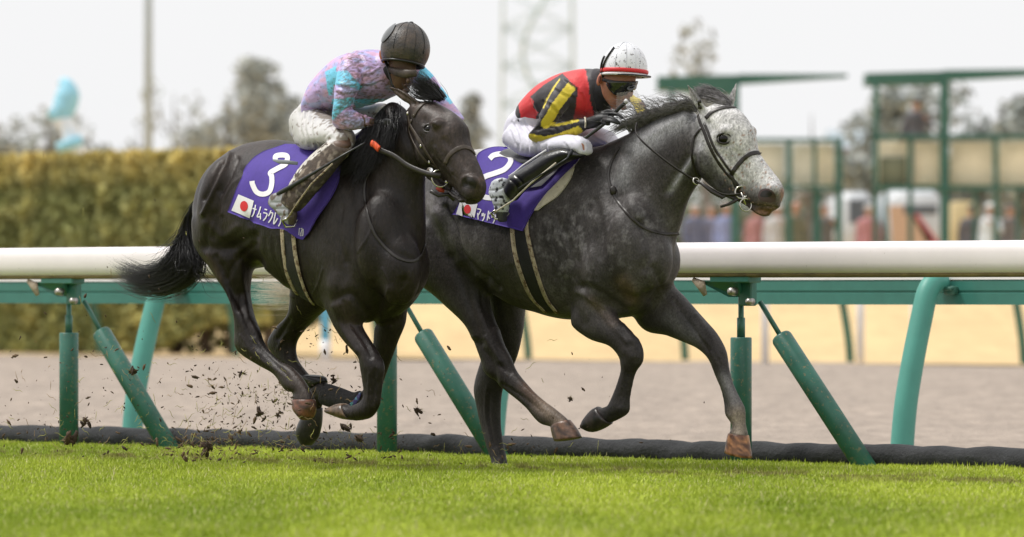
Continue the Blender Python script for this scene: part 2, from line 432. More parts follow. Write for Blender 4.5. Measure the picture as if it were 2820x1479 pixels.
# ------------------------------------------------------------------ front white rail on padded green posts
def along(pl_s0, pl_s1, L, prof, n=60, sag=0.0, wob=0.0):
    """extrude profile [(across, z)] along the course"""
    V = []; F = []; k = len(prof)
    for i in range(n + 1):
        s_ = pl_s0 + (pl_s1 - pl_s0) * i / n; dz = noise.noise(Vector((s_ * .35, L, 0))) * wob
        for (a, z) in prof: V.append(rp(s_, L + a, z + dz))
    for i in range(n):
        for j in range(k): F.append((i * k + j, i * k + (j + 1) % k, (i + 1) * k + (j + 1) % k, (i + 1) * k + j))
    F += [tuple(range(k - 1, -1, -1)), tuple(range(n * k, (n + 1) * k))]
    return V, F
def oval(ax, az, z, n=28, ex=.75):
    o = []
    for j in range(n):
        ph = 2 * math.pi * j / n; c, s_ = math.cos(ph), math.sin(ph)
        o.append((math.copysign(abs(c) ** ex, c) * ax, z + math.copysign(abs(s_) ** ex, s_) * az))
    return o
fence = thing('rail_fence', 'front racecourse rail, thick white oval rail on green padded posts', 'fence', rp(S0, L1))
V, F = along(S0 - 16, S0 + 15, L1 - .10, oval(.062, .083, 1.060), 80, wob=.004)
mk('rail', V, F, 'rail_white', fence)
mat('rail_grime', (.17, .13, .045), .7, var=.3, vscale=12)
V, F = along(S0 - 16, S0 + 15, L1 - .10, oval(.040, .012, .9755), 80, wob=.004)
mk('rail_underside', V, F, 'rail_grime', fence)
S1 = [s_at(x, L1) for x in (197, 1073, 2048)]
sp = ((S1[1] - S1[0]) + (S1[2] - S1[1])) / 2
PS = [S1[0] - 2 * sp, S1[0] - sp, S1[0], S1[1], S1[2], S1[2] + sp]
def cyl(mb, a, b, r, n=24): mb.tube([a, b], r, n)
PR = .0545
for s_ in PS:
    # bracket: plate, box head, gusset
    b = MB(); b.box(rp(s_ + .02, L1 - .085, .955), (.27, .10, .035), ANG, .006)
    b.box(rp(s_ + .065, L1 - .04, .885), (.085, .05, .13), ANG, .006)
    g = [rp(s_ - .205, L1 - .115, .945), rp(s_ + .06, L1 - .115, .945), rp(s_ + .03, L1 - .055, .865), rp(s_ - .035, L1 - .075, .865)]
    t = Vector(RN) * .022; V = g + [p + t for p in g]
    b.add(V, [(0, 1, 2, 3), (7, 6, 5, 4), (0, 4, 5, 1), (1, 5, 6, 2), (2, 6, 7, 3), (3, 7, 4, 0)])
    br = b.build('bracket', 'rail_green', fence, smooth=False)
    for (ds, z, r) in ((.03, .893, .023), (.15, .842, .018)):
        q = MB(); q.tube([rp(s_ + ds, L1 - .10, z), rp(s_ + ds, L1 - .14, z)], [r, r * .8], 10); q.build('bolt', 'bolt', br)
    q = MB(); q.tube([rp(s_ - .24, L1 - .12, .955), rp(s_ - .18, L1 - .12, .925), rp(s_ - .155, L1 - .12, .875)], [.012, .03, .014], 7, flat=.5); q.build('weather_pad', 'bracket_dirt', br)
    r = MB(); r.tube([rp(s_, L1 - .02, .87), rp(s_, L1 - .02, .64)], .0145, 10); r.tube([rp(s_, L1 - .02, .76), rp(s_, L1 - .02, .66)], .021, 10); r.build('rod', 'steel_green', fence)
    p = MB(); p.tube([rp(s_, L1 - .02, .66), rp(s_, L1 - .02, .655), rp(s_, L1 - .02, -.05)], [PR * .93, PR, PR], 30); p.build('post', 'post_green', fence)
    # diagonal stay, foot further along the course
    a = rp(s_ + .13, L1 - .02, .84); m_ = rp(s_ + .27, L1 - .01, .655); d = rp(s_ + .845, L1 + .02, -.04)
    r = MB(); r.tube([a, m_], .013, 10); r.build('stay_rod', 'steel_green', fence)
    v = (d - m_).normalized(); r = MB(); r.tube([m_ - v * .012, m_, d], [PR * .9, PR, PR], 30); r.tube([m_ - v * .016, m_ - v * .012], [.024, .024], 12)
    r.build('stay', 'post_green', fence)

# black padded roll lying along the posts
V = []; F = []; n = 420; k = 22
for i in range(n + 1):
    s_ = S0 - 16 + 31 * i / n; ph0 = s_ * 2.0
    for j in range(k):
        ph = 2 * math.pi * j / k
        tw = math.sin(ph * 1 + s_ * 2 * math.pi / .62)             # spiral seams of the wrap
        r = .066 + .012 * (abs(tw) ** .5) - .008 + noise.noise(Vector((s_ * 5, math.cos(ph) * .8, math.sin(ph) * .8))) * .012
        V.append(rp(s_, L1 + .24 + math.cos(ph) * r * 1.1, .052 + math.sin(ph) * r))
for i in range(n):
    for j in range(k): F.append((i * k + j, i * k + (j + 1) % k, (i + 1) * k + (j + 1) % k, (i + 1) * k + j))
roll = mk('ground_roll', V, F, 'black_pad', origin=tuple(rp(S0, L1 + .24)))
tag(roll, 'long black wrapped pad roll lying along the feet of the front posts', 'pad roll')

# ------------------------------------------------------------------ second rail: green beam on gooseneck posts
f2 = thing('rail_fence', 'second racecourse rail, green grooved beam with white top on curved green posts', 'fence', rp(S0, L2))
prof = [(-.03, .825), (.03, .825), (.03, .965), (-.024, .965), (-.03, .955), (-.03, .905), (-.022, .9), (-.022, .893), (-.03, .888), (-.03, .84)]
prof = [(a + .10, z - .005) for a, z in prof[::-1]]
V, F = along(S0 - 20, S0 + 15, L2, prof, 40, wob=.003); mk('beam', V, F, 'rail_green', f2, smooth=False)
V, F = along(S0 - 20, S0 + 15, L2, [(a + .10, z) for a, z in [(-.034, .961), (.034, .961), (.034, .975), (-.034, .975)][::-1]], 40, wob=.003)
mk('white_cap', V, F, 'white_paint', f2, smooth=False)
def goose(L, s_, lean, top, r, mname, parent, flip=1, base=-.1, ntop=6, zoff=0.0, tint=None):
    P = [(0, base), (lean * .12, top * .25), (lean * .33, top * .55), (lean * .55, top * .80), (lean * .68, top * .93), (lean * .85, top * .99), (lean * 1.05, top * .985)]
    P = catmull(P, 4); g = MB(); g.tube([rp(s_, L + flip * a, z) for a, z in P], [r * (1.0 - .12 * i / len(P)) for i in range(len(P))], 20)
    o = g.build('post', mname, parent)
    if flip < 0:
        w_ = MB(); w_.tube([rp(s_, L + flip * a, z) for a, z in P[-8:]], [r * .95] * 8, 16); w_.build('post_top', 'rail_white', o)
    return o
S2 = [s_at(x, L2 - .45) for x in (2438, 1358, 318)]
sp2 = (S2[0] - S2[2]) / 2
for k in range(-2, 4):
    s_ = S2[0] - sp2 * (k); po = goose(L2 - .32, s_, .34, .955, .066, 'post_teal', f2)
    q = MB(); q.box(rp(s_ + .06, L2 + .045, .90), (.07, .06, .05), ANG, .008); q.tube([rp(s_ + .04, L2 + .01, .91), rp(s_ + .1, L2 + .01, .91)], .012, 8); q.build('clamp', 'steel_green', po)

# ------------------------------------------------------------------ third rail beyond the dirt track
f3 = thing('rail_fence', 'far racecourse rail across the dirt track on thin curved dark posts', 'fence', rp(S0, L3))
V, F = along(S0 - 62, S0 + 0, L3 - .42, oval(.05, .055, 1.0, 16), 40); mk('rail', V, F, 'rail_white', f3)
s3 = s_at(2343, L3); 
for k in range(-2, 16):
    s_ = s3 - k * 2.85
    goose(L3 + .0, s_, .30, .98, .052, 'post_green', f3, flip=-1)
# thin white posts and the marker post
for i, (x, y) in enumerate(((2107, 1003), (2370, 1003), (2518, 1003))):
    D = CAMZ * FPX / (y - HY) + (i == 2) * .8; p = at(x, y, D); p.z = 0
    q = MB(); q.tube([p, p + Vector((0, 0, 1.02)), p + Vector((0, 0, 1.05))], [.05, .05, .03], 14)
    o = q.build('white_post', 'white_paint', origin=tuple(p))
    tag(o, ['thin white post left of the curved dark post beyond the dirt track', 'thin white post just right of the curved dark post beyond the dirt track', 'thin white post partly behind the right curved teal post'][i], 'post', 'white posts beyond the dirt track')
mat('marker_blue', (.16, .55, .80), .5); 
mk_ = thing('marker_post', 'light blue marker post with white foot seen between the dark horse legs', 'marker post', tuple(at(896, 990  , 80.5) * Vector((1, 1, 0)) if False else (at(896, 990  , 80.5).x, 80.5, 0)))
p = rootloc(mk_)
q = MB(); q.tube([p, p + Vector((0, 0, .26))], .075, 16); q.build('foot', 'white_paint', mk_)
q = MB(); q.tube([p + Vector((0, 0, .26)), p + Vector((0, 0, 1.3)), p + Vector((0, 0, 1.36))], [.062, .062, .03], 16); q.build('pole', 'marker_blue', mk_)
# ================================================================== BACKGROUND
mat('hedge_leaf', (.1, .1, .03), .8, attr=True, var=.2, vscale=8)
mat('hedge_core', (.10, .10, .04), .95, var=.3, vscale=3)
mat('bark', (.10, .075, .055), .9, var=.3, vscale=12, bump=.6, bscale=30)
mat('bark_grey', (.16, .15, .14), .9, var=.3, vscale=6)
mat('leaf', (.1, .12, .07), .8, attr=True, var=.15, vscale=2)
mat('gate_green', (.030, .12, .095), .5, var=.1, vscale=3)
mat('gate_panel', (.92, .86, .68), .7, var=.10, vscale=2)
mat('gate_panel_pale', (.90, .89, .78), .7, var=.10, vscale=2)
mat('pole_grey', (.36, .42, .46), .5, var=.06, vscale=2)
mat('tower_paint', (.50, .60, .62), .6, var=.1, vscale=1)
mat('van_white', (.52, .55, .58), .35, coat=.5)
mat('van_glass', (.10, .12, .15), .15)
mat('orange_stripe', (.55, .38, .27), .5)
mat('red_stripe', (.55, .16, .18), .5)
mat('tyre', (.02, .02, .02), .8)
mat('yellow_box', (.52, .42, .22), .6, var=.05)
mat('shed', (.45, .38, .40), .8, var=.08, vscale=1)

def quads(P, N, size, C, rg, name, m, parent, kind=None):
    """many small leaf faces at P"""
    n = len(P); a = rg.normal(size=(n, 3)); a /= np.linalg.norm(a, axis=1)[:, None]; b = np.cross(a, rg.normal(size=(n, 3))); b /= np.linalg.norm(b, axis=1)[:, None]
    s_ = (size * (.6 + .8 * rg.random(n)))[:, None]
    V = np.stack([P - a * s_ - b * s_ * .5, P + a * s_ * .2 - b * s_ * .7, P + a * s_ + b * s_ * .4, P - a * s_ * .3 + b * s_ * .7], 1).reshape(-1, 3)
    if parent is not None: V = V - np.array(rootloc(parent))
    me = bpy.data.meshes.new(name); me.vertices.add(4 * n); me.vertices.foreach_set('co', V.astype(np.float32).ravel())
    me.loops.add(4 * n); me.loops.foreach_set('vertex_index', np.arange(4 * n, dtype=np.int32))
    me.polygons.add(n); me.polygons.foreach_set('loop_start', np.arange(0, 4 * n, 4, dtype=np.int32)); me.update(); me.validate()
    setcol(me, np.repeat(C, 4, axis=0)); me.materials.append(MATS[m]); o = bpy.data.objects.new(name, me); link(o, parent); return o

# ---------------- clipped hedge beyond the dirt track
LH = 58.9
h0, h1 = s_at(-500, LH), s_at(835, LH)
hedge = thing('hedge', 'tall clipped olive and rust coloured hedge running along the far side of the dirt track', 'hedge', rp((h0 + h1) / 2, LH))
rg = np.random.default_rng(5); n = 90000; HW, HH = .75, 2.88
u = h0 + (h1 - h0) * rg.random(n); face = rg.random(n)
depth = rg.random(n) ** 2 * .25
L_ = np.where(face < .62, LH - HW + depth, np.where(face < .85, LH - HW + rg.random(n) * 2 * HW, LH + HW - depth))
z = np.where((face < .62) | (face > .85), .05 + rg.random(n) * HH, HH - depth * .6)
lift = np.array([noise.noise(Vector((a * .5, 3, 0))) for a in u[::1]])
und = -.1 + .62 * np.clip((u - s_at(440, LH)) / 2.0, 0, 1) + .14 * lift
keep = z > und; u, L_, z, face, depth = u[keep], L_[keep], z[keep], face[keep], depth[keep]; n = len(u)
nA = np.array([noise.noise(Vector((a * .9, b * .9, 1))) for a, b in zip(u, z)]); nB = np.array([noise.noise(Vector((a * 3.1, b * 3.1, 9))) for a, b in zip(u, z)])
L_ = L_ - nB * .10; z = z + np.where(face > .62, nB * .07, 0)
sx = np.clip((u - h0 - 6) / (h1 - h0 - 6), 0, 1)
warm = np.clip(-.02 + .9 * np.clip((z - 2.35) / .5, 0, 1) * .8 + sx * .28 + nA * .30 + nB * .22, 0, 1)[:, None]
C = np.array([.27, .285, .10]) * (1 - warm) + np.array([.66, .54, .19]) * warm; C = C * (.75 + .5 * rg.random(n))[:, None] * (1 + .28 * nB)[:, None]
P = np.outer(u, RD) + np.outer(L_, RN); P[:, 2] = z
quads(P, None, .055, C, rg, 'foliage', 'hedge_leaf', hedge)
cb = MB(); a, b = rp(h0, LH), rp(h1 - .1, LH); c = (a + b) / 2; cb.box((c.x, c.y, 1.62), ((b - a).length, 1.1, 2.45), ANG, .1); cb.build('branches', 'hedge_core', hedge, smooth=False)
for k in range(int((h1 - h0) / .62)):
    s_ = h0 + .3 + k * .62 + rg.normal() * .08; q = MB()
    q.tube([rp(s_, LH - .3, -.05), rp(s_ + rg.normal() * .04, LH - .3, .4), rp(s_ + rg.normal() * .06, LH - .3, .9)], [.09, .07, .06], 8); q.build('trunk', 'bark', hedge)

# ---------------- trees
TREE_DENS = .20
def tree(px_, ytop, D, crown, label, base=0.9, seed=1, col=(.13, .15, .10), n=5200, trunk=.22, leaf=.13, lobes=9, kind='round', group='trees far behind the course', stalk=.35):
    """crown: (half width, height) in metres; placed under photo column px_, top at row ytop"""
    rg = np.random.default_rng(seed); top = at(px_, ytop, D); b = Vector((top.x, D, base)); H = top.z - base; w, ch = crown
    t = thing('tree', label, 'tree', b, group)
    q = MB(); lean = rg.normal() * .02 * H
    tp = [b, b + Vector((lean * .3, 0, H * .35)), b + Vector((lean, 0, H * .72)), b + Vector((lean, 0, H * .93))]
    q.tube(tp, [trunk, trunk * .75, trunk * .4, trunk * .12], 9)
    cs = []
    for k in range(lobes):
        if kind == 'tier': zz = H - ch + ch * (k + .5) / lobes; rr = w * (1 - .75 * (k / lobes) ** 1.6); a = k * 2.4 + rg.random(); off = rr * .55 * rg.random(); c = b + Vector((lean + math.cos(a) * off, math.sin(a) * off * .6, zz)); s_ = (rr * .62, rr * .5, ch / lobes * .62)
        elif kind == 'tuft': a = rg.random() * 6.28; off = w * .6 * rg.random(); c = b + Vector((lean + math.cos(a) * off, math.sin(a) * off, H - ch * rg.random())); s_ = (w * .4, w * .4, ch * .16)
        else:
            a = rg.random() * 6.28; u_ = rg.random(); off = w * (.35 + .45 * rg.random()) * math.sin(math.pi * min(.95, u_ * .8 + .2)); c = b + Vector((lean + math.cos(a) * off, math.sin(a) * off * .8, H - ch * .14 - ch * .72 * u_)); s_ = (w * (.28 + .16 * rg.random()),) * 2 + (ch * (.13 + .08 * rg.random()),)
        cs.append((c, s_)); j = b + Vector((lean * .6, 0, max(H * .25, (c.z - b.z) * .75))); q.tube([j, j.lerp(c, .6) + Vector((0, 0, -.03 * H)), c], [trunk * .32, trunk * .2, trunk * .07], 6)
    q.build('trunk', 'bark_grey', t)
    P = []; C = []
    for c, s_ in cs:
        m_ = int(n * TREE_DENS) // lobes; v = rg.normal(size=(m_, 3)); v /= np.linalg.norm(v, axis=1)[:, None]; v *= (rg.random(m_) ** .45)[:, None]
        p = np.array(c) + v * np.array(s_); P.append(p); f = .75 + .5 * rg.random(m_); C.append(np.array(col) * f[:, None] * (.85 + .3 * rg.random()))
    quads(np.vstack(P), None, leaf, np.vstack(C), rg, 'crown', 'leaf', t)
    return t
HAZY_LEAF = [.37, .39, .36]  # leaf colour paled to stand for distance haze
K = 2820 / 2576.
tree(120 * K, 243 * K, 190, (3.0, 5.8), 'broad grey green tree at the far left behind the hedge', seed=2, col=HAZY_LEAF, n=14000, kind='round', lobes=15)
tree(215 * K, 330 * K, 200, (1.7, 3.4), 'low rounded tree right of the broad far left tree', seed=12, col=HAZY_LEAF, n=5200, lobes=8)
tree(30 * K, 345 * K, 185, (1.7, 2.6), 'low bushy tree at the left edge of the picture', seed=13, col=HAZY_LEAF, n=4200, lobes=7)
tree(330 * K, 282 * K, 200, (1.5, 3.4), 'small thin crowned tree just left of the tall grey pole', seed=3, col=HAZY_LEAF, n=1100, kind='tuft', lobes=9, trunk=.1)
tree(445 * K, 196 * K, 210, (1.3, 6.0), 'slender sparse tree right of the tall grey pole', seed=4, col=HAZY_LEAF, n=1100, kind='tuft', lobes=10, trunk=.13)
tree(655 * K, 152 * K, 190, (3.5, 7.6), 'tallest tree with tiered open crown behind the dark horse', seed=5, col=HAZY_LEAF, n=12000, kind='tier', lobes=13)
tree(560 * K, 215 * K, 186, (2.3, 5.0), 'open crowned tree beside the tallest tiered tree', seed=6, col=HAZY_LEAF, n=8500, lobes=11)
tree(735 * K, 235 * K, 190, (1.6, 4.6), 'open crowned tree between the tallest tree and the muddy helmet rider', seed=16, col=HAZY_LEAF, n=5600, lobes=10)
tree(1185 * K, 238 * K, 200, (1.6, 4.2), 'pale sparse tree seen between the two jockeys', seed=7, col=HAZY_LEAF, n=3400, kind='tier', lobes=8)
tree(1785 * K, 98 * K, 180, (1.5, 4.4), 'sparse tall tree top rising above the left starting gate beam', seed=8, col=HAZY_LEAF, n=1700, kind='tuft', lobes=11)
tree(2275 * K, 205 * K, 170, (2.8, 5.4), 'dense grey green tree framed by the right starting gate posts', seed=9, col=[.30, .33, .31], n=15000, lobes=14)  # this tree and the next two: haze put into the leaf colour too
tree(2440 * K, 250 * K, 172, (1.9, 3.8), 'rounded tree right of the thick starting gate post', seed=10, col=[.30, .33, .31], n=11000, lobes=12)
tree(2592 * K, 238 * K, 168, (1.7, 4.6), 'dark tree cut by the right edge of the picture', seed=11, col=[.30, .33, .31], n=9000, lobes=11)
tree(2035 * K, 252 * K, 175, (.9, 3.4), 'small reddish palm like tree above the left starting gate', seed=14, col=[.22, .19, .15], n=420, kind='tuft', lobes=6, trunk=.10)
# low shrubs on the horizon
rg = np.random.default_rng(77); P = []; C = []
for k in range(120):
    x = rg.uniform(-250, 3050); D = rg.uniform(205, 240); hh = rg.uniform(.9, 1.7) + (1.3 if x > 1850 else 0); w = rg.uniform(1.3, 2.6); b = at(x, 800, D); c = np.array([b.x, D, 1.0 + hh * .4])
    m_ = 420; v = rg.normal(size=(m_, 3)); v /= np.linalg.norm(v, axis=1)[:, None]; P.append(c + v * np.array([w, w * .6, hh]) * (rg.random(m_) ** .35)[:, None]); C.append(np.array([.16, .18, .13]) * (.7 + .6 * rg.random(m_))[:, None])
o = quads(np.vstack(P), None, .16, np.vstack(C), rg, 'far_shrubs', 'leaf', None); tag(o, 'low band of far off shrubs along the horizon', 'shrubs', kind='stuff')

# ---------------- tall pole, lattice tower, blue and white curved marker
p = at(373 * K, 740, 150); p.z = .9
q = MB(); q.tube([p, p + Vector((0, 0, 14))], [.12, .085], 12); o = q.build('light_pole', 'pole_grey', origin=tuple(p)); tag(o, 'tall thin grey pole rising out of the picture above the hedge', 'pole')
tw = thing('lattice_tower', 'pale blue green steel lattice tower between the two jockeys', 'lattice tower', (at(1352 * K, 740, 300).x, 300, .9))
c = rootloc(tw); q = MB(); W0, W1, HT = 1.9, 1.55, 30
def leg(i, z): w = W0 + (W1 - W0) * z / HT; return c + Vector((w * (1, -1, -1, 1)[i], w * (1, 1, -1, -1)[i], z))
for i in range(4): q.tube([leg(i, 0), leg(i, HT)], [.08, .07], 6)
q.build('leg', 'tower_paint', tw)
q = MB(); st = 1.9
for k in range(int(HT / st)):
    for i in range(4):
        j = (i + 1) % 4; q.tube([leg(i, k * st), leg(j, (k + 1) * st)], .030, 5); q.tube([leg(j, k * st), leg(i, (k + 1) * st)], .030, 5); q.tube([leg(i, k * st), leg(j, k * st)], .035, 5)
q.build('bracing', 'tower_paint', tw)
q = MB()
for k in range(26):
    a0 = k * .9; q.box(c + Vector((math.cos(a0) * .7, math.sin(a0) * .7, k * 1.15)), (.7, .4, .07), a0)
q.tube([c + Vector((math.cos(k * .35) * .75, math.sin(k * .35) * .75, k * .45)) for k in range(66)], .10, 6); q.build('stair', 'tower_paint', tw)
bm_ = thing('curved_marker', 'blurred light blue and white hook shaped marker rising behind the left hedge', 'marker', (at(190, 810, 98).x, 98, 0))
mat('marker_sky', (.30, .62, .78), .5); mat('marker_white', (.80, .83, .86), .5)
hk = catmull([tuple(at(*px('D4', x, y), 98)) for x, y in ((395, 900), (392, 800), (378, 720), (345, 650), (300, 605), (262, 575))], 6)
hk2 = catmull([tuple(at(*px('D4', x, y), 98)) for x, y in ((262, 585), (310, 600), (345, 560), (358, 500), (345, 450), (318, 430))], 6)
V, F = tube([Vector(v) for v in hk], list(np.linspace(.20, .10, len(hk))), 12); mk('stem', V, F, 'marker_white', bm_)
V, F = tube([Vector(v) for v in hk2], list(np.interp(np.linspace(0, 1, len(hk2)), [0, .3, .6, 1], [.10, .20, .20, .06])), 12); mk('hook', V, F, 'marker_sky', bm_)
V, F = tube([at(*px('D4', 362, 740), 97.8), at(*px('D4', 380, 790), 97.8)], .22, 12); mk('band', V, F, 'marker_sky', bm_)

# ---------------- starting gates
GD = 117.0
def gbox(mb, x0, x1, y0, y1, D, dp): 
    a, b = at(x0 * K, y0 * K, D), at(x1 * K, y1 * K, D); mb.box(((a.x + b.x) / 2, D + dp / 2, (a.z + b.z) / 2), (abs(b.x - a.x), dp, abs(a.z - b.z)), 0, .01); return mb
def gpost(x, y0, w, D, parent, name='post'): 
    mb = MB(); a = at(x * K, y0 * K, D); wm = w * K / FPX * D; zb = .90; mb.box((a.x, D, (a.z + zb) / 2), (wm, wm, a.z - zb), 0, .015); return mb.build(name, 'gate_green', parent, smooth=False)
gl = thing('starting_gate', 'left dark green starting gate with cream padded stalls behind the grey horse head', 'starting gate', (at(1900 * K, 740, GD).x, GD, .95))
gr = thing('starting_gate', 'right dark green starting gate with cream padded stalls and thick post at the picture edge', 'starting gate', (at(2400 * K, 740, GD).x, GD, .95))
def beam(parent, x0, x1, ya0, yb0, ya1, yb1, D, dp):
    A = [at(x0 * K, ya0 * K, D), at(x1 * K, ya1 * K, D), at(x1 * K, yb1 * K, D), at(x0 * K, yb0 * K, D)]; B = [v + Vector((0, dp, 0)) for v in A]
    return mk('beam', A + B, [(0, 1, 2, 3), (7, 6, 5, 4), (0, 4, 5, 1), (1, 5, 6, 2), (2, 6, 7, 3), (3, 7, 4, 0)], 'gate_green', parent, smooth=False)
beam(gl, 1655, 1860, 192, 226, 188, 240, GD, 1.2); beam(gl, 1860, 2132, 186, 212, 186, 194, GD - .1, .5)
for x, y, w in ((1690, 215, 13), (1850, 215, 20), (2050, 350, 10), (1985, 350, 16), (2110, 352, 18), (2190 - 130, 480, 10)): gpost(x, y, w, GD, gl)
for y in (350, 470): b = MB(); gbox(b, 1850, 2120, y - 3, y + 7, GD - .15, .3); b.build('rail', 'gate_green', gl, smooth=False)
for x0, x1, m_ in ((1895, 1975, 'gate_panel_pale'), (1995, 2048, 'gate_panel_pale'), (2054, 2098, 'gate_panel')):
    b = MB(); gbox(b, x0, x1, 361, 464, GD + .25, .18); b.build('padded_panel', m_, gl)
beam(gr, 2180, 2385, 184, 214, 178, 210, GD, 1.2); beam(gr, 2375, 2680, 176, 204, 172, 186, GD - .1, .5)
for x, y, w in ((2203, 205, 14), (2376, 195, 22), (2290, 345, 12), (2505, 345, 14), (2228, 470, 10), (2452, 480, 10), (2560, 480, 9), (2640, 345, 14)): gpost(x, y, w, GD, gr)
for y in (341, 470): b = MB(); gbox(b, 2203, 2690, y - 3, y + 8, GD - .15, .3); b.build('rail', 'gate_green', gr, smooth=False)
for x0, x1, m_ in ((2210, 2284, 'gate_panel'), (2300, 2364, 'gate_panel'), (2392, 2497, 'gate_panel'), (2514, 2630, 'gate_panel')):
    b = MB(); gbox(b, x0, x1, 355, 464, GD + .25, .18); b.build('padded_panel', m_, gr)
b = MB(); gbox(b, 2215, 2280, 395, 464, GD + .1, .12); mat('grey_pad', (.20, .22, .15), .8); b.build('padded_panel', 'grey_pad', gr)

# ---------------- vans, box, shed and people behind the gates
def van(name, x0, x1, y0, y1, D, label, stripe):
    a, b_ = at(x0 * K, y0 * K, D), at(x1 * K, y1 * K, D); z0 = 1.0; zt = a.z; cx = (a.x + b_.x) / 2; w = b_.x - a.x; t = thing(name, label, 'van', (cx, D, z0))
    m_ = MB(); m_.box((cx, D + 2.3, (z0 + .35 + zt) / 2), (w, 4.6, zt - z0 - .35), 0, .16); m_.build('body', 'van_white', t)
    m_ = MB(); m_.box((cx + w * .12, D - .012, zt - .42), (w * .62, .03, .20 if stripe else .5), 0, .01); m_.build('window', 'van_glass', t, smooth=False)
    for sx_ in (-1, 1):
        m_ = MB(); m_.tube([(cx + sx_ * w * .38, D + .4, z0 + .33), (cx + sx_ * w * .38, D + .18, z0 + .33)], .33, 18); m_.build('wheel', 'tyre', t)
    if stripe:
        for col, q in (('orange_stripe', [(1555, 290), (1690, 290), (1900, 560), (1590, 640)]), ('red_stripe', [(1690, 285), (1740, 300), (1960, 600), (1860, 600)])):
            P = []
            for x, y in q: p = at(*px('G3', x, y), D - .02); P.append(p)
            mk('stripe', P + [p + Vector((0, .015, 0)) for p in P], [(0, 1, 2, 3), (7, 6, 5, 4), (0, 4, 5, 1), (1, 5, 6, 2), (2, 6, 7, 3), (3, 7, 4, 0)], col, t, smooth=False)
    return t
van('van', 2108, 2196, 482, 620, 128, 'plain white van between the two starting gates', False)
van('van', 2230, 2368, 478, 620, 128, 'white van with orange and red swoosh behind the right starting gate', True)
a = at(2455 * K, 540 * K, 124); yb = MB(); yb.box((at(2425 * K, 0, 124).x, 124, 1.0 + .95), (.55, .5, 1.7), 0, .05); o = yb.build('kiosk', 'yellow_box', origin=(at(2425 * K, 0, 124).x, 124, 1.0)); tag(o, 'bright yellow cabinet right of the thick starting gate post', 'cabinet')
sh = thing('shed', 'mauve grey building far off between the two starting gates', 'building', (at(2160 * K, 0, 215).x, 215, 1))
a, b_ = at(2100 * K, 372 * K, 215), at(2215 * K, 500 * K, 215); m_ = MB(); m_.box(((a.x + b_.x) / 2, 217, (a.z + 1) / 2), (b_.x - a.x, 4, a.z - 1), 0); m_.build('wall', 'shed', sh, smooth=False)
m_ = MB(); cxx = (a.x + b_.x) / 2; w = (b_.x - a.x) / 2 + .2; V = [(cxx - w, 214.8, a.z), (cxx + w, 214.8, a.z), (cxx - w, 219.2, a.z), (cxx + w, 219.2, a.z), (cxx - w, 217, a.z + .7), (cxx + w, 217, a.z + .7)]
m_.add(V, [(0, 1, 5, 4), (3, 2, 4, 5), (0, 4, 2), (1, 3, 5), (0, 2, 3, 1)]); m_.build('roof', 'pole_grey', sh, smooth=False)
for k in range(3):
    m_ = MB(); m_.box((cxx - w * .55 + k * w * .55, 214.98, a.z - .7), (.5, .06, .5)); m_.build('window', 'van_glass', sh, smooth=False)
mat('p_skin', (.45, .26, .18), .6); mat('p_dark', (.03, .032, .045), .8); 
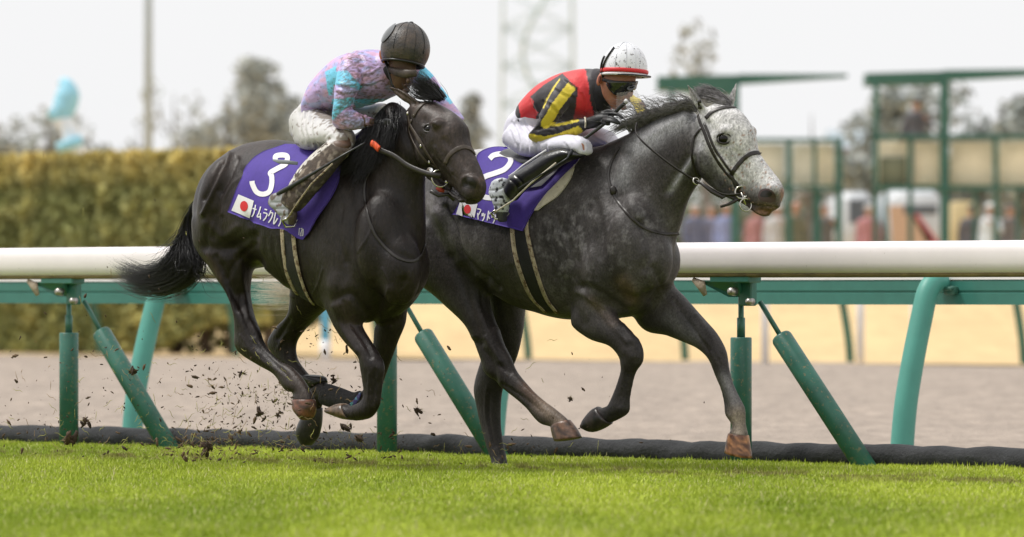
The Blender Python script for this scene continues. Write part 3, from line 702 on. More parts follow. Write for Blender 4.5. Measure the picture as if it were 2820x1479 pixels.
def stander(name, arm):
    """standing figure about 1.7 m, facing the camera: continuous body with jacket, trousers and hat as children"""
    pl = Plane(CX, 40, 90)          # a plane seen square on: work in metres
    t = thing(name, 'x y z w', 'person', (0, 0, 0))
    def rings(L, n=14):
        V = []; F = []
        for (x, y, z, rx, ry) in L:
            for j in range(n): ph = 2 * math.pi * j / n; V.append((x + rx * math.cos(ph), y + ry * math.sin(ph), z))
        for i in range(len(L) - 1):
            for j in range(n): F.append((i * n + j, i * n + (j + 1) % n, (i + 1) * n + (j + 1) % n, (i + 1) * n + j))
        F += [tuple(range(n - 1, -1, -1)), tuple(range((len(L) - 1) * n, len(L) * n))]; return V, F
    tors = [(0, 0, .84, .16, .11), (0, 0, .95, .165, .115), (0, 0, 1.1, .15, .11), (0, 0, 1.3, .19, .12), (0, 0, 1.40, .19, .11), (0, 0, 1.45, .10, .08)]
    legs = [[(s * .09, 0, .88, .09, .10), (s * .10, 0, .5, .065, .07), (s * .105, .01, .1, .045, .05), (s * .105, -.03, .04, .05, .11), (s * .105, -.03, 0, .05, .12)] for s in (-1, 1)]
    arms = []
    for s in (-1, 1):
        if arm and s == 1: arms.append([(s * .19, 0, 1.38), (s * .30, -.03, 1.14), (s * .20, -.22, 1.30), (s * .12, -.26, 1.36)])
        else: arms.append([(s * .19, 0, 1.38), (s * .25, .01, 1.12), (s * .24, -.05, .86), (s * .23, -.07, .78)])
    mb = MB(); mb.add(*rings(tors)); mb.add(*rings([(0, 0, 1.40, .06, .06), (0, -.01, 1.50, .055, .06)])); mb.add(*ellipsoid((0, -.015, 1.59), (.078, .095, .115)))
    mb.add(*ellipsoid((0, -.112, 1.575), (.014, .02, .018), 8, 6))
    for sx_ in (-1, 1): mb.add(*ellipsoid((sx_ * .08, -.005, 1.585), (.012, .02, .03), 8, 6))
    for L in legs: mb.add(*rings(L))
    for A in arms:
        mb.tube(A, [.05, .042, .032, .03], 10); mb.add(*ellipsoid(A[-1], (.03, .025, .05), 8, 6))
    V, F = remesh(mb, .018, 3); body = mk('body', V, F, 'p_skin', t, local=True)
    mb = MB(); mb.add(*rings([(x, y, z, a * 1.12, b * 1.15) for x, y, z, a, b in tors]))
    for A in arms: mb.tube(A[:3], [.062, .055, .043], 10)
    V, F = remesh(mb, .018, 3); mk('jacket', V, F, 'p_dark', t, local=True)
    mb = MB(); mb.add(*rings([(0, 0, .78, .165, .115), (0, 0, .93, .165, .115)]))
    for L in legs: mb.add(*rings([(x, y, z, a * 1.15, b * 1.12) for x, y, z, a, b in L[:3]]))
    V, F = remesh(mb, .018, 2); mk('trousers', V, F, 'p_dark', t, local=True)
    mb = MB(); mb.add(*ellipsoid((0, 0, 1.655), (.092, .108, .065), 14, 8)); mb.box((0, -.11, 1.635), (.13, .09, .015), 0, .004); mb.build('hat', 'p_dark', t, local=True)
    return t
pr = [stander('person', False), stander('person', True)]
def colmat(c):
    k = 'cm_%d_%d_%d' % tuple(int(x * 100) for x in c)
    return MATS[k] if k in MATS else mat(k, c, .8, var=.1, vscale=10)
used = [False, False]
PEOPLE = [  # photo column (2576), distance, jacket, trousers, hat, variant, label
 (1748, 121, (.06, .10, .30), (.05, .05, .08), (.5, .5, .52), 0, 'person in navy coat and pale cap just right of the grey horse chest'),
 (1790, 123, (.10, .13, .34), (.04, .04, .06), (.30, .2, .14), 1, 'person in blue coat second from the grey horse chest'),
 (1828, 120, (.08, .16, .55), (.04, .05, .10), (.4, .3, .25), 0, 'person in bright blue jacket left of the first gate post'),
 (1905, 122, (.45, .08, .08), (.06, .05, .05), (.2, .14, .12), 0, 'person in red jacket below the grey horse chin'),
 (1955, 121, (.5, .5, .52), (.05, .05, .06), (.78, .8, .82), 1, 'person in pale jacket and white helmet beneath the grey horse muzzle'),
 (2000, 119.5, (.14, .15, .05), (.10, .10, .05), (.75, .22, .08), 0, 'person in olive coat and orange cap inside the left starting gate'),
 (2075, 121, (.10, .10, .10), (.05, .05, .05), (.35, .22, .2), 1, 'person in dark coat by the right post of the left starting gate'),
 (2185, 122, (.55, .08, .10), (.05, .05, .06), (.5, .5, .5), 0, 'person in red coat in front of the plain white van'),
 (2445, 122.5, (.05, .05, .08), (.04, .04, .05), (.03, .03, .05), 0, 'person in black behind the slim gate post near the yellow cabinet'),
 (2492, 120.5, (.50, .62, .72), (.10, .35, .5), (.75, .8, .85), 1, 'person in pale blue and white jacket near the right picture edge'),
 (2540, 122, (.12, .10, .11), (.06, .05, .05), (.12, .1, .1), 0, 'person in dark brown coat near the right picture edge'),
 (2306, 118.6, (.08, .08, .13), (.05, .05, .07), (.03, .03, .05), 1, 'person in dark clothes up on the right starting gate platform'),
]
for x, D, cj, ct, ch, v, lab in PEOPLE:
    src = pr[v]
    if not used[v]: t = src; used[v] = True; kids = list(t.children)
    else:
        t = src.copy(); COL.objects.link(t); kids = []
        for c_ in src.children: d_ = c_.copy(); COL.objects.link(d_); d_.parent = t; kids.append(d_)
    p = at(x * K, 740, D); t.location = (p.x, D, 1.0 if x != 2306 else 3.05); t.rotation_euler = (0, 0, (hash(lab) % 7 - 3) * .0 + (x % 7 - 3) * .25); t['label'] = lab; t['group'] = 'people around the starting gates'
    for k_ in kids:
        nm = k_.name.split('.')[0]; cc = {'jacket': cj, 'trousers': ct, 'hat': ch}.get(nm)
        if cc: g_ = sum(cc) / 3; cc = tuple(g_ * .5 + v * .5 + .05 for v in cc)
        if cc: k_.material_slots[0].link = 'OBJECT'; k_.material_slots[0].material = colmat(cc)
# a deck for the person standing up on the gate
b = MB(); pa = at(2306 * K, 0, 118.6); b.box((pa.x, 118.4, 3.01), (1.6, 1.0, .06)); b.build('platform', 'gate_green', gr, smooth=False)
# ================================================================== HORSES
mat('horse_coat', (.05, .04, .04), .42, attr=True, var=.38, vscale=75, var2=.28, v2scale=16, bump=.55, bscale=62, bumpd=.010, spec=.24, coat=.12, crough=.36, mud=(.060, .047, .042), mudscale=105, mudcut=.60, mudsharp=.10, stretch=(1, 1, .42))
mat('horse_grey_coat', (.1, .1, .1), .46, attr=True, var=.42, vscale=120, var2=.26, v2scale=22, mud=(.17, .16, .16), mudscale=95, mudcut=.63, mudsharp=.12, bump=.45, bscale=70, bumpd=.008, spec=.28, sheen=.0, stretch=(1, 1, .7))
mat('hoof_horn', (.05, .03, .02), .35, attr=True, var=.3, vscale=60, bump=.4, bscale=90, bumpd=.003)
mat('hair_black', (.012, .011, .012), .38, var=.3, vscale=40)
mat('hair_grey', (.21, .20, .205), .55, var=.75, vscale=45)
mat('leather', (.018, .014, .012), .38, var=.3, vscale=60, bump=.2, bscale=120, bumpd=.002)
mat('leather_mud', (.05, .036, .026), .5, var=.4, vscale=60)
mat('steel', (.55, .53, .48), .25, metal=1.0)
mat('eye_black', (.006, .005, .005), .22, spec=.3)
mat('nostril', (.012, .009, .009), .6)  # near-black, stands for the shade inside the nostril
mat('nostril_pink', (.06, .035, .035), .5)
mat('lip', (.16, .09, .06), .5, var=.3, vscale=60)

def horse_skin(pl, hp, D, voxel=.0095, smooth=7):
    mb = MB()
    for key, q in D.items():
        p, fr, lat, secs = q[:4]; cap = q[4] if len(q) > 4 else (.5, .5)
        ss = [tuple(s[:5]) + ((s[5] if len(s) > 5 else 0.0) + lat,) + tuple(s[6:7]) for s in secs]
        mb.add(*loft(p, fr, ss, cap=cap, sub=6))
    return mb
def blob(mb, pl, fr, x, y, lat, r, M=None):
    mb.add(*ellipsoid(pl.P(*px(fr, x, y), lat), r, M=M)); return mb
def ear(mb, pl, fr, base, tip, lat0, lat1, wb, wm, front=(.5, -.8, .2)):
    b0 = pl.P(*px(fr, *base), lat0); t = pl.P(*px(fr, *tip), lat1); P = [b0 + (t - b0) * k for k in (-.12, .1, .35, .6, .82, 1)]
    mb.tube(P, [wb * .9, wb, wm, wm * .82, wm * .45, .003], 14, flat=.55, up=front)
def hoof(pl, fr, secs, parent, name='hoof', col=(.05, .035, .03), col2=None, label=None):
    mb = MB(); mb.add(*loft(pl, fr, secs, n=22, sub=4, cap=(.15, .12)))
    V = np.array([tuple(v) for v in mb.V]); C = np.tile(np.array(col), (len(V), 1))
    if col2 is not None:
        nzv = np.array([noise.noise(Vector(tuple(v * 38))) + .5 * noise.noise(Vector(tuple(v * 90))) for v in V])
        C = C + (np.array(col2) - np.array(col)) * np.clip(nzv * 1.6 + .45, 0, 1)[:, None]
    o = mk(name, V, mb.F, 'hoof_horn', parent, colors=C)
    if label: o['label'] = label
    return o
def paint(sk, C, fr, L, w, col, amt=1.0, latmin=-9, latmax=9, soft=1.0, power=2):
    L = pts(fr, L); d = segdist(sk.Q, L) if len(L) > 1 else np.linalg.norm(sk.Q - np.array(L[0]), axis=1)
    f = np.exp(-(d / (w * FR[fr][2])) ** power) * amt
    if sk.pl is not None:
        la = sk.pl.lat(sk.V); f = f * ((la > latmin) & (la < latmax))
    return C + (np.array(col) - C) * f[:, None]
def strands(name, guides, n, spread, rad, m, parent, seed=1, segs=12, taper=True, frizz=.01, label=None, jitter=.15, lenvar=.25, flat=1.0):
    """hair as thin tapering tubes between guide curves (lists of world points)"""
    rg = np.random.default_rng(seed); G = [catmull([tuple(p) for p in g], 6) for g in guides]
    G = [np.array([g[int(round(t * (len(g) - 1)))] for t in np.linspace(0, 1, segs)]) for g in G]
    V = []; F = []
    for i in range(n):
        u = rg.random() * (len(G) - 1) if len(G) > 1 else 0; k = min(int(u), len(G) - 2) if len(G) > 1 else 0; f = u - k
        g = G[k] * (1 - f) + (G[k + 1] * f if len(G) > 1 else 0) if len(G) > 1 else G[0].copy()
        L = 1 - lenvar * rg.random() ** 1.5
        tt = np.linspace(0, L, segs) * (segs - 1); i0 = np.clip(tt.astype(int), 0, segs - 2); ff = (tt - i0)[:, None]
        g = g[i0] * (1 - ff) + g[i0 + 1] * ff
        off = rg.normal(size=3); off2 = rg.normal(size=3)
        w = np.linspace(0, 1, segs)[:, None]
        sp_ = (spread[0] * (1 - w) + spread[1] * w)
        ph = rg.random(3) * 6.28
        wav = np.stack([np.sin(w[:, 0] * (5 + 4 * rg.random()) + ph[j]) for j in range(3)], 1) * frizz * w
        g = g + off * sp_ * .8 + off2 * spread[1] * .5 * w ** 2 * jitter * 4 + wav
        r = rad * (.6 + .8 * rg.random()); b0 = len(V)
        for s_ in range(segs):
            t = g[min(s_ + 1, segs - 1)] - g[max(s_ - 1, 0)]; t = t / (np.linalg.norm(t) + 1e-9)
            a = np.cross(t, [0, 1, .3]); a = a / (np.linalg.norm(a) + 1e-9); b = np.cross(t, a)
            rr = r * (1 - (s_ / (segs - 1)) ** 2 * .9) if taper else r
            for q in range(3):
                an = q * 2.094; V.append(g[s_] + (a * math.cos(an) + b * math.sin(an) * flat) * rr)
        for s_ in range(segs - 1):
            for q in range(3): F.append((b0 + s_ * 3 + q, b0 + s_ * 3 + (q + 1) % 3, b0 + (s_ + 1) * 3 + (q + 1) % 3, b0 + (s_ + 1) * 3 + q))
    o = mk(name, V, F, m, parent)
    if label: o['label'] = label
    return o

# ------------------------------------------------------------------ the grey horse
PG = Plane(1500, 29.75, 46)
_hp = PG.P(1960, 420, 0); PGH = Plane(1960, _hp.y, 58)
GREY = {
 'trunk': (PG, 'G2', 0, [(130, 290, 130, 640, .15), (200, 215, 200, 780, .21), (300, 172, 300, 880, .26), (400, 152, 400, 980, .275), (520, 165, 520, 1080, .28, 0, -.1),
    (640, 185, 640, 1150, .29, 0, -.1), (760, 200, 760, 1185, .295, 0, -.1), (880, 190, 880, 1215, .285, 0, -.12), (1000, 165, 1000, 1225, .26, 0, -.15),
    (1110, 150, 1110, 1215, .235, 0, -.2), (1220, 190, 1220, 1210, .225, 0, -.15), (1320, 300, 1320, 1190, .215), (1400, 470, 1400, 1130, .195), (1465, 640, 1465, 1030, .16)]),
 'neck': (PG, 'S', 0, [(1560, 405, 1690, 820, .20), (1640, 402, 1822, 730, .155), (1700, 380, 1866, 640, .12), (1765, 350, 1885, 575, .10), (1830, 318, 1915, 515, .088), (1890, 300, 1955, 455, .08)]),
 'head': (PGH, 'C7', 0, [(985, 262, 790, 430, .07), (1085, 300, 795, 555, .088), (1160, 385, 800, 690, .098), (1205, 480, 840, 790, .085, 0, .1), (1222, 580, 935, 868, .068, 0, .15), (1268, 655, 1020, 905, .057, 0, .15),
    (1328, 732, 1090, 930, .052), (1378, 800, 1145, 955, .056), (1402, 870, 1200, 985, .055), (1375, 955, 1280, 1000, .040)]),
 'lowerjaw': (PGH, 'C7', 0, [(1060, 800, 960, 880, .04), (1120, 880, 1040, 925, .036), (1190, 950, 1120, 960, .032), (1260, 1000, 1200, 1025, .032), (1310, 1015, 1255, 1048, .028)]),
 'nearfore': (PG, 'C8', -.125, [(1080, 350, 820, 400, .075), (1000, 440, 790, 545, .075), (1045, 525, 880, 628, .062), (1102, 585, 990, 668, .05), (1155, 650, 1040, 722, .044), (1167, 735, 1046, 762, .042), (1130, 800, 1046, 792, .032),
    (1110, 870, 1028, 860, .027), (1097, 935, 1008, 912, .027), (1092, 1005, 982, 965, .036), (1040, 1045, 968, 972, .032), (995, 1065, 940, 985, .034)]),
 'farfore': (PG, 'C8', .13, [(1300, 310, 1090, 480, .08), (1372, 395, 1180, 590, .078), (1432, 462, 1290, 614, .066), (1490, 530, 1390, 652, .055), (1550, 600, 1460, 688, .048), (1590, 680, 1513, 745, .044),
    (1606, 770, 1545, 835, .034), (1635, 860, 1563, 892, .028), (1665, 925, 1581, 962, .028), (1694, 985, 1588, 1022, .037), (1697, 1060, 1622, 1075, .029), (1712, 1130, 1606, 1112, .04)]),
 'nearhind': (PG, 'C8', -.13, [(290, 40, -80, 60, .13), (350, 250, -50, 280, .13), (375, 410, 100, 420, .105), (412, 530, 232, 545, .08), (442, 630, 288, 650, .062), (482, 715, 322, 728, .05), (512, 790, 345, 800, .048),
    (562, 850, 420, 866, .04), (620, 912, 500, 932, .031), (665, 952, 562, 988, .029), (716, 988, 632, 1062, .038), (762, 1025, 690, 1082, .033), (785, 1050, 692, 1092, .038)]),
 'farhind': (PG, 'C8', .125, [(570, 330, 330, 330, .12), (568, 460, 370, 480, .105), (542, 590, 350, 620, .078), (517, 700, 325, 745, .055), (478, 800, 298, 840, .05), (442, 885, 290, 905, .045), (430, 980, 308, 1000, .034),
    (430, 1070, 330, 1092, .031), (442, 1160, 356, 1190, .037), (460, 1240, 376, 1250, .033), (466, 1275, 378, 1280, .038)]),
}
mb = horse_skin(PG, PGH, GREY)
# muscle masses: shoulder, upper arm, haunch, breast, jaw, eye sockets
blob(mb, PG, 'G2', 1330, 760, -.12, (.15, .11, .24)); blob(mb, PG, 'G2', 1400, 860, .10, (.13, .12, .2)); blob(mb, PG, 'G2', 1150, 900, -.15, (.13, .10, .17))
blob(mb, PG, 'G2', 1440, 850, -.09, (.10, .10, .15)); blob(mb, PG, 'G2', 300, 480, -.13, (.2, .15, .24)); blob(mb, PG, 'G2', 300, 480, .13, (.2, .15, .24))
blob(mb, PGH, 'C7', 905, 640, -.045, (.075, .05, .10)); blob(mb, PGH, 'C7', 905, 640, .045, (.075, .05, .10))
blob(mb, PGH, 'C7', 1010, 455, -.07, (.042, .026, .03)); blob(mb, PGH, 'C7', 1165, 462, .055, (.036, .034, .036))
blob(mb, PGH, 'C7', 1330, 860, -.035, (.032, .028, .036)); blob(mb, PGH, 'C7', 1330, 860, .035, (.032, .028, .036))
ear(mb, PGH, 'C7', (850, 330), (722, 118), -.055, -.085, .026, .031); ear(mb, PGH, 'C7', (1020, 300), (1073, 108), .055, .075, .024, .026)
GS = Skin(mb, .0085, 6, PG)
GS.relax(pts('G2', [(60, 250), (330, 120), (1200, 120), (1500, 150), (1750, 420), (1700, 1000), (1450, 1230), (1080, 1260), (700, 1240), (300, 1330), (20, 1000)]), 55)
GS.relax(pts('C7', [(860, 560), (1000, 600), (1250, 640), (1330, 760), (1150, 900), (900, 880), (800, 700)]), 6, edge=8)
r = GS.ridge
N9 = (-9, 0)
r('G2', [(1180, 180), (1180, 350), (1240, 520), (1330, 640)], 40, -.014, -9, 0)         # edge of shoulder
r('G2', [(1250, 250), (1300, 450), (1420, 640)], 50, .010, -9, 0)
r('G2', [(1360, 620), (1420, 780), (1380, 900)], 30, -.014, -9, .05)
r('G2', [(1010, 1010), (1120, 1060), (1260, 1160)], 26, -.014, -9, 0)                    # forearm top edge
r('G2', [(980, 1040), (1100, 1110), (1220, 1240), (1330, 1340)], 26, .012, -9, 0)
r('G2', [(900, 980), (930, 1100), (1000, 1240)], 30, -.010, -9, 0)
r('G2', [(150, 520), (210, 650), (250, 790), (340, 910), (480, 1020)], 16, -.018, -9, 0)  # fold of the flank
r('G2', [(100, 560), (160, 700), (230, 850)], 40, .014, -9, 0)
r('G2', [(400, 960), (380, 1100), (440, 1250)], 28, -.012, -9, 0)
r('G2', [(1440, 900), (1480, 1000), (1430, 1100)], 26, -.014, -9, 9)
r('G2', [(1290, 980), (1340, 1060), (1300, 1120)], 30, .010, -9, 9)
for k in range(7): r('G2', [(740 + k * 52, 560 - k * 6), (770 + k * 50, 760), (830 + k * 42, 960)], 16, -.0035, -9, -.1)   # ribs
r('C7', [(640, 830), (700, 740), (790, 600)], 22, .010, -9, .1)                           # jugular groove
r('C7', [(600, 870), (660, 780), (740, 640)], 26, -.012, -9, .1)
r('C7', [(430, 520), (560, 430), (700, 360)], 30, .008, -9, .1)
r('C7', [(960, 640), (1050, 720), (1130, 800)], 14, .006, -9, 0)                          # facial crest
r('C7', [(1060, 590), (1150, 680), (1240, 760)], 22, -.006, -9, 0)
r('C7', [(830, 560), (820, 700), (900, 820), (1000, 880)], 14, .005, -9, 0)
r('C7', [(930, 545), (985, 560), (1040, 545)], 10, -.006, -9, 0)
r('C7', [(880, 400), (900, 440)], 26, -.010, -9, 0)
r('C7', [(1150, 950), (1210, 970), (1290, 975), (1350, 985)], 7, -.012, -9, .1)           # mouth
r('C7', [(1235, 850), (1290, 850), (1340, 890), (1335, 940)], 12, .007, -9, 0)            # nostril rim
r('C7', [(1245, 880), (1275, 930), (1320, 925)], 26, -.016, -9, 0)
r('C7', [(740, 160), (790, 250), (840, 310)], 9, -.012, -9, .0)
r('C7', [(1060, 150), (1050, 220)], 8, -.008)
for L in ([(980, 700), (1040, 780), (1080, 850)], [(900, 560), (940, 640), (1000, 700), (1080, 740)], [(1010, 720), (1000, 790), (960, 840)], [(1180, 690), (1240, 760), (1280, 820)]): r('C7', L, 5, .0035, -9, 0)
for L in ([(1300, 900), (1240, 1000), (1180, 1060)], [(1080, 1090), (1160, 1170), (1240, 1290)], [(700, 1120), (560, 1060), (480, 960)], [(520, 980), (440, 860)], [(1460, 980), (1500, 1080), (1580, 1140)]): r('G2', L, 6, .004, -9, .1)
for L in ([(560, 900), (600, 1040), (700, 1130)], [(820, 560), (900, 700), (960, 860)], [(1080, 480), (1120, 640), (1110, 820)]): r('G2', L, 22, -.006, -9, 0)
for L in ([(1010, 520), (1060, 610), (1090, 660)], [(1450, 600), (1530, 720), (1590, 850), (1620, 930)], [(300, 300), (330, 460), (380, 620), (430, 760)], [(1080, 830), (1060, 920), (1040, 960)], [(1360, 470), (1440, 580), (1520, 670)], [(560, 880), (640, 960)], [(360, 860), (350, 1000), (380, 1150)]): r('C8', L, 5, .004)
for L in ([(1120, 600), (1140, 660), (1130, 740)], [(1540, 660), (1575, 720)], [(420, 760), (480, 800)]): r('C8', L, 12, -.005)
for L, fr in (([(1440, 500), (1520, 620), (1560, 720)], 'C8'), ([(900, 420), (990, 540), (1080, 640)], 'C8')): r(fr, L, 10, .006)
r('C8', [(1500, 760), (1570, 900), (1610, 1000)], 10, -.006); r('C8', [(1330, 440), (1420, 560), (1500, 680)], 12, -.008)
r('C8', [(1085, 800), (1065, 900), (1045, 960)], 10, -.006); r('C8', [(1060, 560), (1100, 640)], 12, .006)
r('C8', [(1075, 690), (1110, 720)], 22, .006)
r('C8', [(440, 860), (550, 930), (640, 1000)], 9, -.006); r('C8', [(370, 900), (370, 1050), (400, 1180)], 9, -.007)
r('C8', [(180, 200), (260, 420), (330, 640)], 22, -.012, -9, 0); r('C8', [(300, 640), (380, 740), (400, 850)], 18, -.010, -9, 0)
r('C8', [(350, 620), (430, 740)], 12, .008, -9, 0)
GS.upd(); GS.noise(6, .004); GS.upd()
# coat colours: dark dappled body, pale head, near-black legs with brown hooves
C = np.tile(np.array([.043, .038, .037]), (len(GS.V), 1))
nz1 = np.array([noise.noise(Vector(tuple(v * 16))) for v in GS.V]); nz2 = np.array([noise.noise(Vector(tuple(v * 5 + np.array([3, 1, 2])))) for v in GS.V])
nz4 = np.array([noise.noise(Vector((v[0] * 95, v[1] * 95, v[2] * 70))) for v in GS.V])
up = np.clip(GS.N[:, 2], 0, 1)
C = C * (1 + .5 * np.clip(nz2 * 1.6, -.6, 1))[:, None]
nz5 = np.array([noise.noise(Vector(tuple(v * 34))) for v in GS.V]); dap = np.clip(nz1 * 1.5 + nz5 * 1.2 - .1 + nz4 * .9, 0, 1)
reg = np.zeros(len(C))
for fr, x, y, w, a in (('G2', 960, 700, 330, .9), ('G2', 1300, 600, 260, .7), ('G2', 1150, 420, 260, .7), ('G2', 900, 950, 240, .6), ('G2', 150, 560, 160, .9), ('G2', 300, 700, 160, .5), ('G2', 1350, 900, 220, .4)):
    d = np.linalg.norm(GS.Q - np.array(px(fr, x, y)), axis=1) / (w * FR[fr][2]); reg = np.maximum(reg, a * np.exp(-d ** 2))
f = (reg * np.clip(dap + .12, 0, 1) * .62)[:, None]; C = C + (np.array([.23, .22, .225]) - C) * f
def gp(fr, L, w, c, a, **k):
    global C
    C = paint(GS, C, fr, L, w, c, a, **k)
hd = [.58, .57, .57]
gp('C7', [(400, 560), (560, 420), (760, 340)], 75, [.34, .34, .35], .75)                  # highlight along the neck crest, painted into the coat
gp('C7', [(300, 700), (270, 800)], 60, [.25, .25, .26], .6)
gp('C7', [(620, 860), (700, 740), (770, 640)], 22, [.34, .34, .35], .75)
gp('C7', [(860, 300), (1080, 300)], 70, hd, .95); gp('C7', [(960, 420), (1150, 430)], 100, hd, 1)
gp('C7', [(960, 560), (1150, 560), (1250, 660)], 110, hd, 1); gp('C7', [(1150, 700), (1330, 800)], 90, hd, 1)
gp('C7', [(900, 330), (890, 480), (960, 640), (1100, 800)], 60, hd, .9)
gp('C7', [(840, 400), (830, 560)], 40, [.33, .33, .34], .8)
gp('C7', [(860, 640), (900, 760), (980, 850)], 45, [.075, .072, .075], .85)                # dark cheek
gp('C7', [(790, 290), (735, 150)], 34, [.36, .35, .35], .8, latmax=.0); gp('C7', [(1072, 130), (1050, 230)], 30, [.42, .41, .41], .8)
gp('C7', [(985, 505)], 56, [.10, .095, .095], .85); gp('C7', [(880, 440)], 40, [.22, .22, .22], .5)
gp('C7', [(1240, 470)], 30, [.33, .28, .27], .6)
gp('C7', [(1280, 895), (1310, 930)], 58, [.09, .08, .08], .9); gp('C7', [(1240, 960), (1330, 960)], 40, [.12, .09, .07], .85)
gp('C7', [(1385, 860), (1392, 930)], 18, [.30, .16, .10], .8); gp('C7', [(1200, 1010), (1330, 1010)], 28, [.17, .09, .04], .85)
gp('C7', [(1110, 900), (1170, 990)], 40, [.06, .045, .045], .85); gp('C7', [(1000, 860), (1080, 930)], 40, [.05, .045, .045], .8)
fl = (nz4 > .22) & (np.linalg.norm(GS.Q - np.array(px('C7', 1130, 560)), axis=1) < 190 * 1.0) & (nz1 > -.05)
C[fl] = C[fl] * .62
fl = (nz4 > .44) & (np.linalg.norm(GS.Q - np.array(px('C7', 1250, 700)), axis=1) < 110) ; C[fl] = np.array([.30, .20, .155])
lg = [.020, .016, .015]
for fr, L, w in (('C8', [(1100, 640), (1110, 740), (1080, 860), (1050, 960), (980, 1030)], 75), ('C8', [(330, 560), (400, 740), (430, 850)], 90), ('C8', [(470, 560), (420, 700), (370, 850), (370, 1000), (400, 1180)], 90),
                 ('C8', [(1500, 620), (1560, 720), (1590, 800)], 60), ('C8', [(60, 200), (120, 330)], 90)): gp(fr, L, w, lg, .85)
gp('C8', [(980, 1000), (900, 1050)], 70, [.018, .016, .016], .9)
gp('C8', [(560, 870), (650, 960)], 36, [.11, .065, .045], .9); gp('C8', [(650, 970), (720, 1040)], 50, [.21, .155, .115], .85)
gp('C8', [(1580, 830), (1640, 950)], 34, [.20, .19, .195], .75); gp('C8', [(1650, 1020), (1660, 1100)], 46, [.33, .27, .22], .9)
gp('C8', [(1300, 520), (1420, 620)], 40, [.15, .145, .15], .55); gp('C8', [(900, 430), (1010, 540)], 26, [.20, .15, .13], .5)
gp('C8', [(1060, 330), (1110, 420)], 40, [.14, .095, .06], .6)
gp('C8', [(380, 1240), (440, 1270)], 60, [.06, .055, .06], .7)
gp('G2', [(60, 480), (160, 600), (220, 720)], 50, [.26, .24, .245], .5, latmax=0); gp('G2', [(200, 160), (480, 160)], 60, [.5, .49, .49], .75)
# black centre strap area stays dark
grey = thing('race_horse', 'dappled grey racehorse with pale speckled head galloping in front beside the white rail', 'horse', PG.P(1500, 1290, 0) * 1.0)
grey.location.z = 0
GB = GS.build('body', 'horse_grey_coat', grey, C)
# hooves
hoof(PG, 'C8', [(1000, 1068, 930, 972, .042, -.125), (960, 1092, 900, 990, .047, -.125), (905, 1110, 872, 1030, .05, -.125), (868, 1095, 862, 1060, .038, -.125)], grey, col=(.014, .012, .012), col2=(.04, .03, .028))
hoof(PG, 'C8', [(1713, 1128, 1602, 1112, .044, .13), (1722, 1190, 1592, 1160, .051, .13), (1730, 1245, 1585, 1205, .056, .13)], grey, col=(.09, .035, .018), col2=(.42, .19, .08), label='orange brown hoof of the reaching foreleg')
hoof(PG, 'C8', [(790, 1040, 688, 1085, .042, -.13), (825, 1085, 695, 1125, .049, -.13), (850, 1130, 705, 1156, .054, -.13)], grey, col=(.07, .05, .045), col2=(.22, .12, .08))
hoof(PG, 'C8', [(468, 1268, 378, 1275, .042, .125), (476, 1318, 368, 1322, .052, .125)], grey, col=(.05, .045, .045))
# eyes, nostrils
def eyes(sk, plh, fr, e, r_, parent, far=None, off=-.35):
    p, n = sk.hit(*px(fr, *e)); n2 = (n * .55 + Vector((0, -1, 0)) * .45).normalized()
    c = p - n2 * r_ * .45
    V, F = ellipsoid(c, (r_, r_ * .8, r_ * .86), 20, 14); o = mk('eye', V, F, 'eye_black', parent)
    u = Vector((0, 0, 1)); s_ = u.cross(n2).normalized(); u = n2.cross(s_)
    for sg, k in ((1, 1.0), (-1, .85)):
        P = [c + n2 * r_ * .42 + (s_ * math.cos(a) * 1.22 + u * sg * math.sin(a) * .92 * k) * r_ for a in np.linspace(0, math.pi, 13)]
        V, F = tube(P, [r_ * .08 + r_ * .17 * math.sin(t) for t in np.linspace(0, math.pi, 13)], 8); mk('eyelid', V, F, 'leather', o if False else parent)
    if far:
        c = plh.mirror(c); V, F = ellipsoid(c, (r_, r_, r_), 16, 10); mk('eye', V, F, 'eye_black', parent)
eyes(GS, PGH, 'C7', (985, 506), .029, grey, True)
def nostril(sk, fr, L, w, parent, m='nostril', name='nostril', rim=None):
    """nostril patch laid on the skin; the black one stands for shade in the cavity"""
    c = np.mean(L, axis=0); V = []; F = []; k = len(L); ring = 4
    for j in range(ring + 1):
        f = 1 - j / ring
        for (x, y) in L:
            p, n = sk.hit(*px(fr, c[0] + (x - c[0]) * f, c[1] + (y - c[1]) * f))
            if p is None: p, n = sk.hit(*px(fr, *c))
            V.append(p + n * (.0016 - .000 * (1 - f)))
    for j in range(ring):
        for i in range(k): F.append((j * k + i, j * k + (i + 1) % k, (j + 1) * k + (i + 1) % k, (j + 1) * k + i))
    return mk(name, [v + Vector((0, -.0012 if m == 'nostril' else 0, 0)) for v in V], F, m, parent)
nostril(GS, 'C7', [tuple(p) for p in catmull([(1218, 900), (1235, 862), (1275, 848), (1315, 862), (1342, 900), (1335, 938), (1300, 945), (1262, 938), (1232, 925), (1218, 900)], 3)[:-1]], 0, grey, 'nostril_pink')
nostril(GS, 'C7', [tuple(p) for p in catmull([(1232, 895), (1250, 868), (1285, 860), (1318, 880), (1300, 905), (1262, 908), (1240, 905), (1232, 895)], 3)[:-1]], 0, grey)
